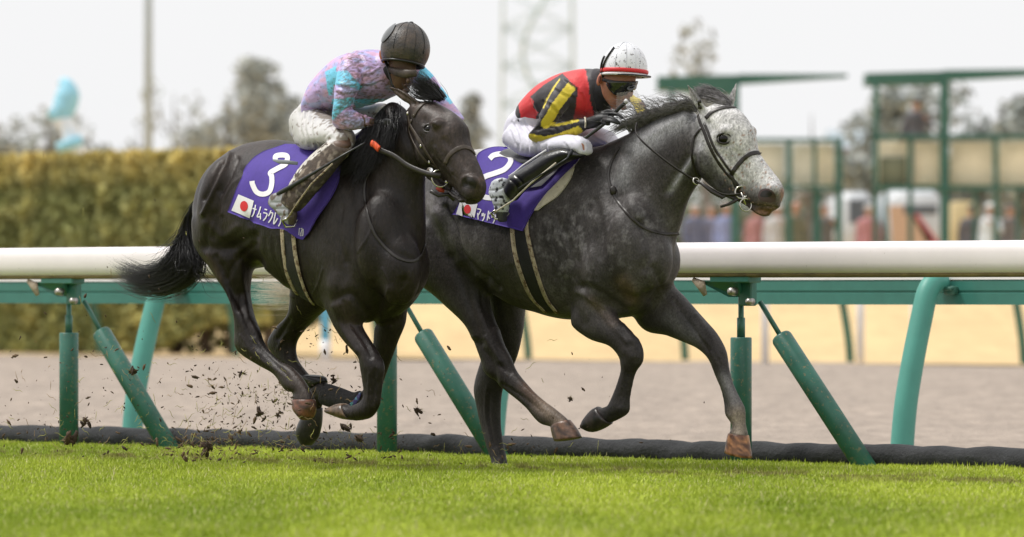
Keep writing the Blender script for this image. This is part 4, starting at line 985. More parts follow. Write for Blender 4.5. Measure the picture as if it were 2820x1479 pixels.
# mane, forelock, tail
def W(pl, fr, L, lat=0.0): return [pl.P(*px(fr, p[0], p[1]), p[2] if len(p) > 2 else lat) for p in L]
mg = []
for t in np.linspace(0, 1, 14):
    a = np.array([1742, 360]) * (1 - t) + np.array([1925, 290]) * t
    a[1] = np.interp(a[0], [1610, 1680, 1752, 1824, 1880, 1925], [398, 392, 350, 318, 300, 288])
    mg.append([PG.P(a[0], a[1] + 14, 0), PG.P(a[0] - 14, a[1] - 8, -.03), PG.P(a[0] - 40, a[1] - 4, -.05), PG.P(a[0] - 72, a[1] + 14, -.06)])
mane = strands('mane', mg, 850, (.009, .014), .0016, 'hair_grey', grey, seed=3, segs=9, frizz=.008)
strands('mane', [[p + Vector((-.03 * k, 0, .022 * k)) for k, p in enumerate(g)] for g in mg], 170, (.010, .026), .0013, 'hair_grey', grey, seed=4, segs=9, frizz=.02, lenvar=.5)
fg = [W(PGH, 'C7', [(1010, 262, .01), (930, 222, .0), (850, 195, -.02), (750, 180, -.03)]), W(PGH, 'C7', [(1020, 258, .03), (965, 205, .03), (890, 165, .02), (800, 138, .0)]), W(PGH, 'C7', [(990, 268, -.02), (900, 235, -.03), (820, 220, -.04), (760, 200, -.05)])]
strands('forelock', fg, 420, (.008, .012), .0016, 'hair_grey', grey, seed=5, segs=9, frizz=.006)
tg = []
for t in np.linspace(-1, 1, 5):
    tg.append([PG.P(1170, 470, 0), PG.P(1115, 500, .02 * t), PG.P(1060, 620 + 20 * t, .05 * t), PG.P(980, 760 + 22 * t, .05 * t), PG.P(880, 806 + 22 * t, .06 * t), PG.P(700, 800 + 34 * t, .06 * t)])
mat('hair_pale', (.66, .58, .48), .55, var=.3, vscale=60)
strands('tail', tg, 1300, (.012, .03), .0017, 'hair_pale', grey, seed=8, segs=16, frizz=.02, lenvar=.35)
# ------------------------------------------------------------------ the dark horse
PB = Plane(880, 29.4, 42)
_hp = PB.P(1130, 330, -.02); PBH = Plane(1130, _hp.y, 44)
DARK = {
 'trunk': (PB, 'G1', 0, [(262, 330, 262, 760, .15), (320, 225, 320, 850, .21), (400, 160, 400, 910, .25), (500, 115, 500, 900, .27), (610, 97, 610, 890, .28, 0, -.1),
    (720, 108, 720, 960, .29, 0, -.1), (830, 125, 830, 1060, .30, 0, -.1), (940, 130, 940, 1130, .295, 0, -.1), (1040, 115, 1040, 1190, .28, 0, -.12), (1130, 100, 1130, 1225, .26, 0, -.15),
    (1220, 160, 1220, 1245, .25, 0, -.15), (1310, 320, 1310, 1225, .225), (1375, 500, 1375, 1180, .20), (1425, 660, 1425, 1090, .16)]),
 'neck': (PB, 'S', 0, [(985, 455, 1110, 850, .20), (1000, 420, 1145, 720, .155), (1025, 360, 1158, 610, .12, -.005), (1045, 310, 1160, 520, .10, -.01), (1075, 280, 1165, 440, .085, -.02)]),
 'head': (PBH, 'C1', 0, [(560, 215, 330, 330, .075), (680, 285, 350, 460, .09), (765, 375, 405, 600, .102), (780, 490, 485, 700, .088, 0, .1), (815, 590, 570, 775, .07, 0, .15), (862, 690, 640, 840, .062, 0, .12),
    (898, 775, 700, 890, .058), (912, 845, 730, 935, .058), (892, 920, 752, 970, .052), (845, 965, 775, 992, .04)]),
 'lowerjaw': (PBH, 'C1', 0, [(560, 730, 480, 800, .045), (640, 820, 570, 860, .038), (720, 900, 670, 930, .034), (775, 955, 720, 975, .03)]),
 'nearhind': (PB, 'C4', -.14, [(690, 100, 440, 80, .13), (770, 270, 455, 215, .135), (760, 385, 540, 335, .105), (752, 480, 618, 470, .078), (766, 570, 658, 580, .06), (802, 668, 668, 690, .05), (822, 728, 669, 758, .048),
    (852, 778, 705, 806, .04), (915, 838, 800, 866, .031), (972, 868, 878, 915, .031), (1030, 925, 942, 1000, .041), (1080, 1000, 975, 1005, .036), (1096, 1045, 973, 1045, .044)]),
 'farhind': (PB, 'C4', .125, [(1210, 500, 970, 380, .12), (1180, 560, 965, 490, .10), (1105, 622, 950, 580, .08), (1040, 680, 888, 655, .06), (1000, 745, 842, 738, .05), (1002, 825, 870, 800, .042),
    (1052, 895, 928, 882, .032), (1105, 950, 1010, 975, .03), (1140, 1015, 1045, 1040, .038), (1135, 1080, 1058, 1090, .034)]),
 'nearfore': (PB, 'C5', -.135, [(360, 480, 140, 540, .08), (352, 590, 165, 620, .078), (352, 690, 208, 710, .066), (392, 775, 268, 802, .054), (436, 848, 334, 872, .047), (466, 915, 346, 925, .046), (460, 985, 355, 985, .038),
    (452, 1050, 362, 1050, .031), (444, 1112, 350, 1085, .032), (402, 1172, 325, 1100, .038), (335, 1188, 292, 1112, .034), (300, 1182, 268, 1102, .036)]),
 'farfore': (PB, 'C5', .125, [(590, 560, 420, 560, .085), (572, 690, 415, 700, .07), (535, 790, 412, 800, .058), (488, 920, 392, 930, .048), (458, 1010, 366, 1020, .046), (440, 1085, 352, 1035, .042), (385, 1125, 335, 1042, .034),
    (285, 1125, 310, 1050, .032), (215, 1120, 250, 1028, .034), (155, 1100, 190, 1008, .04), (112, 1045, 170, 985, .036)]),
}
mb = horse_skin(PB, PBH, DARK)
blob(mb, PB, 'G1', 1300, 740, -.125, (.15, .11, .25)); blob(mb, PB, 'G1', 1340, 880, .09, (.13, .13, .22)); blob(mb, PB, 'G1', 1110, 1000, -.135, (.13, .11, .2))
blob(mb, PB, 'G1', 1400, 900, -.10, (.11, .10, .19)); blob(mb, PB, 'G1', 380, 520, -.13, (.2, .15, .27)); blob(mb, PB, 'G1', 380, 500, .13, (.2, .15, .24))
blob(mb, PB, 'G1', 330, 640, -.14, (.16, .14, .2))
blob(mb, PBH, 'C1', 470, 560, -.05, (.06, .05, .10)); blob(mb, PBH, 'C1', 470, 560, .05, (.06, .05, .10))
blob(mb, PBH, 'C1', 560, 385, -.078, (.038, .028, .03)); blob(mb, PBH, 'C1', 660, 400, .085, (.038, .028, .03))
blob(mb, PBH, 'C1', 820, 820, -.035, (.034, .03, .036)); blob(mb, PBH, 'C1', 830, 820, .035, (.032, .028, .036))
ear(mb, PBH, 'C1', (390, 225), (172, 95), -.05, -.075, .026, .033, front=(.3, -.9, .3)); ear(mb, PBH, 'C1', (520, 190), (545, 60), .055, .09, .024, .028)
DS = Skin(mb, .0085, 6, PB)
DS.relax(pts('G1', [(60, 300), (500, 60), (1100, 60), (1300, 80), (1640, 420), (1680, 950), (1400, 1270), (900, 1250), (640, 1100), (480, 960), (80, 950)]), 42)
r = DS.ridge
r('G1', [(1200, 320), (1180, 450), (1215, 650), (1330, 780), (1480, 850)], 30, -.008, -9, .1)
r('G1', [(1010, 400), (960, 560), (930, 800), (960, 1000)], 60, .010, -9, 0)
r('G1', [(1060, 360), (1100, 560), (1090, 800), (1010, 1050)], 40, -.008, -9, 0)
r('G1', [(1000, 1090), (1100, 1060), (1200, 1180)], 26, -.014, -9, 0)
r('G1', [(1230, 1000), (1270, 1120), (1240, 1230)], 30, -.016, -9, 9)
r('G1', [(1420, 980), (1400, 1100), (1320, 1200)], 28, -.012, -9, 9)
r('G1', [(1340, 1040), (1330, 1130)], 34, .010, -9, 9)
r('G1', [(350, 190), (290, 330), (240, 430), (180, 560)], 15, .017, -9, 0)
r('G1', [(420, 330), (350, 380), (300, 470), (290, 560)], 15, .010, -9, 0)                 # haunch ridges
r('G1', [(300, 250), (240, 370), (185, 470)], 16, -.014, -9, 0)
r('G1', [(390, 220), (340, 330), (290, 420)], 16, -.011, -9, 0)
r('G1', [(420, 300), (330, 420), (270, 560), (240, 700)], 30, -.010, -9, 0)
r('G1', [(200, 620), (300, 700), (390, 640)], 26, .008, -9, 0); r('G1', [(180, 760), (320, 780), (480, 700)], 30, -.010, -9, 0)
r('G1', [(530, 860), (490, 780), (500, 660), (470, 600)], 26, -.016, -9, 0)                # flank
r('G1', [(260, 830), (330, 1000), (400, 1150)], 22, -.012, -9, 0); r('G1', [(400, 800), (420, 1000), (450, 1200)], 24, .010, -9, 0)
r('G1', [(570, 900), (640, 960), (700, 1030)], 14, .008, -9, .0)
for k in range(6): r('G1', [(560 + k * 50, 720), (580 + k * 50, 850), (650 + k * 45, 980)], 15, -.003, -9, -.1)
r('C5', [(260, 600), (300, 700), (370, 800), (400, 870)], 12, -.009, -9, 0); r('C5', [(210, 620), (260, 740), (330, 840)], 13, .006, -9, 0)
r('C5', [(420, 940), (410, 1100)], 10, -.006, -9, 0); r('C4', [(770, 740), (860, 830), (960, 930)], 9, -.006, -9, 0)
r('C4', [(700, 480), (720, 600), (760, 700)], 14, -.010, -9, 0); r('C4', [(960, 620), (900, 720)], 12, -.008, .0, 9)
r('C1', [(430, 480), (450, 620), (540, 730)], 26, -.007, -9, 0); r('C1', [(540, 560), (600, 660), (660, 740)], 16, .006, -9, 0)
r('C1', [(600, 500), (700, 600), (760, 700)], 24, -.006, -9, 9); r('C1', [(450, 350), (470, 400)], 30, -.008, -9, 0)
r('C1', [(600, 850), (680, 880), (760, 950), (830, 960)], 8, -.010, -9, .1)
r('C1', [(735, 830), (745, 785), (790, 770), (840, 790), (862, 840)], 12, .007, -9, 9); r('C1', [(765, 830), (810, 850)], 26, -.014, -9, 9)
r('C1', [(230, 130), (330, 195), (380, 230)], 12, -.012, -9, 0)
r('C1', [(440, 400), (520, 370), (560, 395)], 9, .005, -9, 0)
for L in ([(560, 620), (620, 720), (690, 800)], [(470, 520), (520, 620), (600, 700)], [(520, 620), (500, 700)], [(760, 600), (820, 720)]): r('C1', L, 6, .004, -9, 9)
for L in ([(930, 900), (900, 980), (860, 1060)], [(560, 900), (640, 1010), (740, 1080)], [(1240, 560), (1200, 700), (1130, 800)], [(1480, 900), (1440, 1010), (1380, 1060)], [(1290, 900), (1330, 1010), (1300, 1100)]): r('G1', L, 6, .0045, -9, .1)
for L in ([(300, 880), (350, 1010), (420, 1130)], [(480, 760), (380, 860), (330, 960)], [(240, 560), (200, 680), (190, 780)], [(1040, 520), (1020, 700), (1060, 860)]): r('G1', L, 18, -.007, -9, 0)
for L in ([(260, 640), (320, 760), (370, 850)], [(310, 620), (360, 740), (420, 860)], [(390, 950), (385, 1080)], [(500, 720), (460, 860), (430, 980)]): r('C5', L, 5, .004)
for L in ([(620, 420), (680, 540), (720, 660)], [(720, 760), (820, 840), (940, 920)], [(1020, 640), (940, 700), (900, 770)], [(700, 700), (740, 760), (800, 800)]): r('C4', L, 6, .004)
DS.upd(); DS.noise(6, .004); DS.upd()
C = np.tile(np.array([.0128, .0086, .0074]), (len(DS.V), 1))
nz2 = np.array([noise.noise(Vector(tuple(v * 5 + np.array([3, 1, 2])))) for v in DS.V]); nz4 = np.array([noise.noise(Vector(tuple(v * 60))) for v in DS.V])
C = C * (1 + .35 * nz2)[:, None]
def dp(fr, L, w, c, a, **k):
    global C
    C = paint(DS, C, fr, L, w, c, a, **k)
dp('C1', [(480, 260), (620, 420), (760, 700), (860, 900)], 120, [.052, .038, .033], .85)
dp('C1', [(420, 560), (520, 700)], 90, [.028, .021, .019], .7)
dp('C1', [(632, 318)], 30, [.22, .20, .19], .6); dp('C1', [(180, 110), (300, 180), (390, 230)], 50, [.085, .058, .045], .9)
dp('C1', [(740, 900), (820, 980)], 60, [.02, .016, .015], .8); dp('C1', [(880, 790)], 22, [.12, .07, .045], .7)
dp('C1', [(490, 415)], 34, [.012, .010, .010], .7)
dp('G1', [(1000, 500), (960, 800), (1000, 1000)], 160, [.030, .024, .021], .8)
dp('G1', [(600, 90), (400, 150), (250, 330)], 60, [.04, .027, .022], .7); dp('G1', [(300, 600)], 110, [.032, .024, .022], .6)  # first stroke: highlight on the rump top, painted into the coat
dp('C5', [(260, 620), (330, 760)], 50, [.042, .03, .027], .8)
dp('C4', [(960, 900), (1030, 960), (1040, 1040)], 60, [.05, .036, .03], .8); dp('C4', [(520, 290), (590, 400)], 24, [.05, .03, .024], .6)
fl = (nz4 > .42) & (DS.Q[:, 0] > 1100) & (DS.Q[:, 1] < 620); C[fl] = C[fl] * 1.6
dark = thing('race_horse', 'very dark brown racehorse with black bandaged legs galloping on the left nearest the camera', 'horse', PB.P(880, 1290, 0))
dark.location.z = 0
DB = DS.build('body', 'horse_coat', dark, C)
hoof(PB, 'C4', [(1098, 1045, 971, 1045, .046, -.14), (1103, 1090, 975, 1095, .052, -.14), (1092, 1135, 1000, 1125, .05, -.14), (1062, 1155, 1030, 1145, .03, -.14)], dark, col=(.06, .03, .02), col2=(.19, .075, .045), label='reddish brown hoof of the near hind leg')
hoof(PB, 'C4', [(1136, 1085, 1050, 1095, .044, .125), (1135, 1150, 1015, 1150, .054, .125), (1128, 1200, 995, 1200, .056, .125), (1112, 1250, 998, 1240, .05, .125), (1080, 1288, 1020, 1280, .034, .125)], dark, col=(.016, .014, .015), col2=(.03, .026, .026))
hoof(PB, 'C5', [(305, 1186, 266, 1098, .04, -.135), (262, 1180, 230, 1102, .045, -.135), (215, 1162, 195, 1118, .045, -.135), (194, 1150, 188, 1128, .03, -.135)], dark, col=(.05, .035, .025), col2=(.16, .10, .06))
hoof(PB, 'C5', [(95, 1035, 180, 985, .042, .125), (70, 1010, 170, 962, .048, .125), (55, 980, 120, 950, .046, .125), (45, 975, 60, 955, .03, .125)], dark, col=(.014, .013, .014))
eyes(DS, PBH, 'C1', (488, 416), .024, dark, True)
nostril(DS, 'C1', [tuple(p) for p in catmull([(735, 820), (745, 788), (785, 776), (825, 792), (843, 830), (830, 862), (790, 858), (755, 848), (735, 820)], 3)[:-1]], 0, dark)
# bandage on the far foreleg, coloured boots
mat('bandage', (.022, .020, .022), .8, var=.4, vscale=60, bump=.6, bscale=60, mud=(.16, .12, .22), mudscale=50, mudcut=.66)
V, F = loft(PB, 'C5', [(395, 1128, 342, 1036, .037, .125), (285, 1130, 310, 1044, .036, .125), (215, 1126, 250, 1022, .038, .125), (158, 1108, 192, 1003, .042, .125)], n=22); mk('bandage', V, F, 'bandage', dark)
mat('boot_blue', (.06, .045, .20), .5, mud=(.15, .45, .55), mudscale=40, mudcut=.55)
V, F = strap(DS, [px('C5', 352, 1020), px('C5', 344, 1060), px('C5', 318, 1098), px('C5', 300, 1112)], .026, .004); mk('leg_patch', V, F, 'boot_blue', dark)
# tail: swept back and down from the dock
tg = []
for t in np.linspace(-1, 1, 7):
    tg.append(W(PB, 'F', [(512, 500, 0), (488, 540, -.02), (474 + 14 * t, 600, -.03 * t), (462 + 38 * t, 670 + 10 * t, -.06), (415 + 22 * t, 700 + 24 * t, -.05), (352, 706 + 22 * t, -.03), (298, 678 + 16 * t, 0)]))
strands('tail', tg, 1350, (.013, .034), .0020, 'hair_black', dark, seed=21, segs=20, frizz=.012, lenvar=.45)
tg = [W(PB, 'F', [(490, 560, 0), (480, 640, -.04), (510, 690, -.05), (545, 700, -.05)]), W(PB, 'F', [(480, 560, 0), (455, 600, -.04), (420, 640, -.05), (385, 665, -.05)]), W(PB, 'F', [(470, 640, 0), (400, 690, 0), (340, 690, 0), (305, 675, 0)])]
for i, g in enumerate(tg): strands('tail_wisp', [g], 60, (.012, .042), .0014, 'hair_black', dark, seed=30 + i, segs=14, frizz=.02)
# mane flying back over the rider's hands, forelock
mg = []
for t in np.linspace(0, 1, 16):
    a0 = np.array([1080 - 100 * t, 300 + 140 * t]); lt = -.01
    mg.append([PB.P(a0[0] + 8, a0[1] + 12, 0), PB.P(a0[0] - 12 - 14 * t, a0[1] + 14 - 10 * t, -.07), PB.P(a0[0] - 26 - 28 * t, a0[1] + 60 - 12 * t, -.13), PB.P(a0[0] - 40 - 64 * t, a0[1] + 124 - 46 * t, -.17)])
mg2 = []
for t in np.linspace(0, 1, 10):
    a0 = np.array([1090 - 88 * t, 292 + 118 * t]); mg2.append([PB.P(a0[0], a0[1], -.01), PB.P(a0[0] + 2, a0[1] + 22, -.085), PB.P(a0[0] - 4 - 8 * t, a0[1] + 62, -.13), PB.P(a0[0] - 18 - 14 * t, a0[1] + 112, -.165)])
strands('mane', mg2, 1500, (.012, .020), .0019, 'hair_black', dark, seed=43, segs=10, frizz=.010, lenvar=.5)
strands('mane', mg, 3000, (.012, .022), .0020, 'hair_black', dark, seed=41, segs=11, frizz=.012, lenvar=.4)
fg = [W(PBH, 'C1', [(560, 185, 0), (490, 120, -.02), (430, 80, -.04), (370, 30, -.06)]), W(PBH, 'C1', [(600, 190, .04), (550, 140, .03), (490, 90, .0), (430, 45, -.02)]), W(PBH, 'C1', [(500, 195, -.03), (420, 180, -.05), (370, 140, -.06), (330, 60, -.06)])]
strands('forelock', fg, 420, (.010, .024), .0016, 'hair_black', dark, seed=51, segs=9, frizz=.008)
# ================================================================== TACK
mat('cloth_purple', (.060, .030, .27), .75, var=.10, vscale=60, bump=.25, bscale=350, bumpd=.002, mud=(.05, .03, .05), mudscale=26, mudcut=.70, var2=.08, v2scale=7)
mat('cloth_white', (.72, .71, .73), .7, var=.05, vscale=60, mud=(.4, .33, .24), mudscale=60, mudcut=.70)
mat('cloth_red', (.60, .02, .025), .7, var=.08, vscale=60)
mat('cream_pad', (.66, .60, .48), .8, var=.12, vscale=20, mud=(.28, .20, .10), mudscale=34, mudcut=.60, bump=.4, bscale=90)
mat('girth_edge', (.36, .30, .20), .8, var=.35, vscale=30, mud=(.12, .07, .035), mudscale=36, mudcut=.52, bump=.4, bscale=120)
mat('girth_black', (.010, .010, .011), .6, var=.3, vscale=40, bump=.4, bscale=160)
mat('orange_grip', (.75, .09, .02), .6, var=.2, vscale=60)
mat('red_leather', (.30, .03, .02), .55)

class Cloth:
    """cloth laid over a horse: grid between a rear edge and a front edge (source px), mirrored over the back"""
    def __init__(s, sk, pl, top, rear, front, nu=46, nv=52, off=.012, flap=None, spine=None, latmax=0.02):
        s.sk = sk; s.pl = pl; s.nu = nu; s.nv = nv
        rr = catmull(rear, 8); ff = catmull(front, 8)
        def arc(P, t):
            d = np.r_[0, np.cumsum(np.linalg.norm(np.diff(P, axis=0), axis=1))]; return np.array([np.interp(t * d[-1], d, P[:, 0]), np.interp(t * d[-1], d, P[:, 1])])
        s.G = [[None] * (nu + 1) for _ in range(nv + 1)]; s.Nn = [[None] * (nu + 1) for _ in range(nv + 1)]
        for j in range(nv + 1):
            a = arc(rr, j / nv); b = arc(ff, j / nv)
            for i in range(nu + 1):
                q = a + (b - a) * i / nu
                if j == 0 or True:
                    p, n = sk.hit(q[0], q[1], off)
                if p is None: p = pl.P(q[0], q[1], 0); p, n = sk.near(p, off)
                s.G[j][i] = p; s.Nn[j][i] = n
        for j in range(nv + 1):
            for i in range(nu + 1):
                p = s.G[j][i]; q = Vector((p.x * 9, p.y * 9, p.z * 4)); s.G[j][i] = p + s.Nn[j][i] * (.011 * noise.noise(q) + .010 * abs(noise.noise(q * 2.3 + Vector((i * .05, 0, 0)))) * (j / nv) + .004)
        # smooth so that the cloth spans hollows
        for _ in range(5):
            H = [[v.copy() for v in r_] for r_ in s.G]
            for j in range(1, nv):
                for i in range(1, nu):
                    m_ = (H[j - 1][i] + H[j + 1][i] + H[j][i - 1] + H[j][i + 1]) / 4
                    s.G[j][i] = H[j][i] * .4 + m_ * .6
    def build(s, name, m, parent, thick=.006, mirror=True):
        nu, nv = s.nu, s.nv; rows = [r_ for r_ in s.G]
        far = [[s.pl.mirror(p) for p in r_] for r_ in s.G[::-1]] if mirror else []
        if mirror: far = far
        rows = (far + rows) if mirror else rows
        V = []; F = []; nr = len(rows)
        for r_ in rows: V += r_
        w = nu + 1
        for j in range(nr - 1):
            for i in range(nu): F.append((j * w + i, j * w + i + 1, (j + 1) * w + i + 1, (j + 1) * w + i))
        V = np.array([tuple(v) for v in V]); N = vnormals(V, F)
        c = V.mean(0); sg = np.sign(np.sum((V - c) * N)); N = N * sg
        k = len(V); V2 = np.vstack([V, V - N * thick])
        F2 = list(F) + [tuple(i + k for i in f[::-1]) for f in F]
        edge = [i for i in range(w)] + [j * w + nu for j in range(1, nr)] + [(nr - 1) * w + i for i in range(nu - 1, -1, -1)] + [j * w for j in range(nr - 2, 0, -1)]
        for a, b in zip(edge, edge[1:] + edge[:1]): F2.append((a, b, b + k, a + k))
        s.obj = mk(name, V2, F2, m, parent)
        F3 = [(j * w + i, j * w + i + 1, (j + 1) * w + i + 1, (j + 1) * w + i) for j in range(nv) for i in range(nu)]
        s.bvh = BVHTree.FromPolygons([tuple(v) for r_ in s.G for v in r_], F3)
        return s.obj
    def hit(s, x, y, off=0.0):
        ray = Vector(((x - CX) / FPX, 1.0, -(y - HY) / FPX)).normalized(); p, n, i, d = s.bvh.ray_cast(Vector((0, 0, CAMZ)), ray)
        if p is None: return None, None
        if n.dot(ray) > 0: n = -n
        return p + n * off, n
def stroke2d(surf, name, fr, paths, width, m, parent, off=.0025, closed=False, sub=6, smooth=True, caps=True):
    """a painted mark: ribbons of photo-space width lying on a surface"""
    mb = MB(); sc = FR[fr][2]
    for q in paths:
        P = pts(fr, q); L = catmull(P, sub) if (smooth and len(P) > 2) else np.array(catmull(P, sub)); w = width * sc / 2
        rows = []
        for i in range(len(L)):
            t = L[min(i + 1, len(L) - 1)] - L[max(i - 1, 0)]; t = t / (np.linalg.norm(t) + 1e-9); nn = np.array([-t[1], t[0]])
            r_ = []
            for f in (-1, -.5, 0, .5, 1):
                x, y = L[i] + nn * w * f; p, n = surf.hit(x, y, off)
                if p is None: break
                r_.append(p)
            if len(r_) == 5: rows.append(r_)
            else:
                if len(rows) > 1: _rows(mb, rows)
                rows = []
        if len(rows) > 1: _rows(mb, rows)
    return mb.build(name, m, parent)
def _rows(mb, rows):
    V = [p for r_ in rows for p in r_]; n = len(rows[0])
    mb.add(V, [(j * n + i, j * n + i + 1, (j + 1) * n + i + 1, (j + 1) * n + i) for j in range(len(rows) - 1) for i in range(n - 1)])
def patch(surf, name, fr, quad, m, parent, off=.002, n=8, disc=False):
    """filled quad (or ellipse) lying on a surface"""
    V = []; F = []
    if disc:
        (cx, cy), (ux, uy), (vx, vy) = quad; rings = 5; seg = 26
        for j in range(rings + 1):
            for i in range(seg):
                a = 2 * math.pi * i / seg; f = j / rings
                p, _ = surf.hit(*px(fr, cx + f * (ux * math.cos(a) + vx * math.sin(a)), cy + f * (uy * math.cos(a) + vy * math.sin(a))), off); V.append(p)
        for j in range(rings):
            for i in range(seg): F.append((j * seg + i, j * seg + (i + 1) % seg, (j + 1) * seg + (i + 1) % seg, (j + 1) * seg + i))
    else:
        A, B, C_, D_ = [np.array(q, float) for q in quad]
        for j in range(n + 1):
            for i in range(n + 1):
                u, v = i / n, j / n; q = (A * (1 - u) + B * u) * (1 - v) + (D_ * (1 - u) + C_ * u) * v
                p, _ = surf.hit(*px(fr, *q), off); V.append(p)
        for j in range(n):
            for i in range(n): a = j * (n + 1) + i; F.append((a, a + 1, a + n + 2, a + n + 1))
    if any(v is None for v in V):
        good = [v for v in V if v is not None]
        V = [v if v is not None else good[0] for v in V]
    return mk(name, V, F, m, parent)
def glyphs(surf, name, fr, G, org, ux, uy, adv, width, m, parent, off=.003):
    """letters given as strokes in unit boxes, laid along a slanted baseline"""
    paths = []
    for k, g in enumerate(G):
        for st in g: paths.append([(org[0] + adv[0] * k + ux[0] * x + uy[0] * y, org[1] + adv[1] * k + ux[1] * x + uy[1] * y) for x, y in st])
    return stroke2d(surf, name, fr, paths, width, m, parent, off, sub=5, smooth=False)
KATA = {'na': [[(.05, .35), (.95, .35)], [(.55, 0), (.55, .5), (.45, .8), (.2, 1)]],
 'mu': [[(.5, 0), (.35, .5), (.15, .85), (.85, .78)], [(.68, .5), (.95, .98)]],
 'ra': [[(.2, .08), (.8, .08)], [(.08, .38), (.9, .38), (.8, .7), (.35, 1)]],
 'ku': [[(.4, 0), (.3, .25), (.08, .5)], [(.38, .18), (.9, .18), (.8, .6), (.35, 1)]],
 're': [[(.25, .02), (.25, .92), (.6, .75), (.92, .42)]],
 'a': [[(.08, .1), (.92, .1), (.8, .35), (.6, .48)], [(.5, .3), (.45, .7), (.2, 1)]],
 'ma': [[(.05, .12), (.92, .12), (.75, .4), (.45, .68)], [(.3, .45), (.68, .95)]],
 'tsu': [[(.15, .35), (.25, .6)], [(.42, .3), (.5, .55)], [(.85, .32), (.75, .75), (.4, 1)]],
 'do': [[(.35, .0), (.35, 1)], [(.35, .38), (.85, .62)], [(.65, .1), (.72, .25)], [(.85, .05), (.92, .2)]],
 'u': [[(.5, 0), (.5, .2)], [(.12, .45), (.12, .2), (.88, .2), (.8, .65), (.4, 1)]]}

# ---------------- dark horse: purple number cloth 3
ZC = Cloth(DS, PB, None,
   rear=[px('G1', 690, 142), px('G1', 560, 190), px('G1', 460, 270), px('G1', 425, 360), px('G1', 385, 450), px('G1', 342, 548)],
   front=[px('G1', 1060, 180), px('G1', 1045, 280), px('G1', 1000, 420), px('G1', 920, 560), px('G1', 860, 660), px('G1', 805, 722)])
# the lower edge rises between flag corner and girth: press the middle up
for j in range(ZC.nv + 1):
    f = j / ZC.nv
    for i in range(ZC.nu + 1):
        u = i / ZC.nu
        if .60 < u < .93 and f > .55:
            k = (f - .55) / .45 * math.sin((u - .60) / .33 * math.pi) * .055
            p = ZC.G[j][i]; p.z += k * .3
ZO = ZC.build('number_cloth', 'cloth_purple', dark)
stroke2d(ZC, 'number', 'G1', [[(628, 232), (632, 205), (672, 198), (700, 205), (702, 228), (690, 255), (640, 282), (598, 308), (606, 330), (606, 380), (590, 425), (550, 440), (512, 425), (488, 380), (484, 358)]], 31, 'cloth_white', ZO, .003)
patch(ZC, 'flag', 'G1', [(400, 440), (496, 480), (470, 587), (357, 540)], 'cloth_white', ZO, .003)
patch(ZC, 'flag_disc', 'G1', [(436, 513), (24, 0), (0, 32)], 'cloth_red', ZO, .0045, disc=True)
glyphs(ZC, 'lettering', 'G1', [KATA[k] for k in ('na', 'mu', 'ra', 'ku', 're', 'a')], (492, 500), (27, 9), (-14, 76), (33, 12), 7.5, 'cloth_white', ZO)
glyphs(ZC, 'small_lettering', 'G1', [[[(.2, 0), (.2, 1)], [(.2, 0), (.7, .1)]], [[(.1, 0), (.8, 0), (.1, 1), (.8, 1)]], [[(.2, .1), (.7, .1), (.7, .9), (.2, .9), (.2, .1)]]], (775, 650), (12, 1), (-3, 42), (10, 2), 3.2, 'cloth_white', ZO)
# ---------------- grey horse: purple number cloth 2 over a cream pad
YC = Cloth(GS, PG, None,
   rear=[px('G2', 520, 162), px('G2', 420, 172), px('G2', 345, 215), px('G2', 350, 300), px('G2', 290, 420), px('G2', 202, 562)],
   front=[px('G2', 1010, 190), px('G2', 960, 260), px('G2', 880, 340), px('G2', 780, 440), px('G2', 715, 530), px('G2', 640, 670)])
YO = YC.build('number_cloth', 'cloth_purple', grey)
stroke2d(YC, 'number', 'G2', [[(425, 222), (450, 200), (500, 192), (545, 205), (555, 240), (520, 285), (460, 310), (400, 330), (350, 360), (300, 380)], [(320, 385), (360, 440), (420, 462), (500, 455)]], 32, 'cloth_white', YO, .003)
patch(YC, 'flag', 'G2', [(248, 470), (352, 500), (328, 600), (218, 562)], 'cloth_white', YO, .003)
patch(YC, 'flag_disc', 'G2', [(290, 532), (21, 0), (0, 28)], 'cloth_red', YO, .0045, disc=True)
glyphs(YC, 'lettering', 'G2', [KATA[k] for k in ('ma', 'tsu', 'do', 'u')], (350, 520), (25, 8), (-12, 74), (31, 10), 7, 'cloth_white', YO)
PC = Cloth(GS, PG, None, rear=[px('G2', 985, 215), px('G2', 860, 350), px('G2', 760, 450), px('G2', 705, 545)], front=[px('G2', 955, 262), px('G2', 930, 350), px('G2', 850, 450), px('G2', 725, 542)], nu=10, nv=26, off=.006)
PC.build('saddle_pad', 'cream_pad', grey)

def girth(sk, pl, fr, rear, front, parent):
    """elastic surcingle: black band with two pale muddy edges, round the barrel"""
    R_ = catmull(rear, 6); F_ = catmull(front, 6); n = min(len(R_), len(F_))
    def line(f, k): return [px(fr, *(R_[i] * (1 - f) + F_[i] * f)) for i in range(len(R_))]
    for f, w, m, off, nm in ((.5, .078, 'girth_black', .006, 'girth'), (.06, .026, 'girth_edge', .009, 'girth_elastic'), (.94, .022, 'girth_edge', .009, 'girth_elastic')):
        L = line(f, 0); C_ = []; Nn = []
        for q in L:
            p, n_ = sk.hit(q[0], q[1], off)
            if p is None or (C_ and (p - C_[-1]).length > .12): continue
            C_.append(p); Nn.append(n_)
        # carry on round the far side
        fa = [pl.mirror(p) for p in C_[:int(len(C_) * .72)][::-1]]; fn = []
        for p in fa: q_, n_ = sk.near(p); fn.append(n_)
        V, F = ribbon(C_, Nn, w, .004); mk(nm, V, F, m, parent); V, F = ribbon(fa, fn, w, .004); mk(nm, V, F, m, parent)
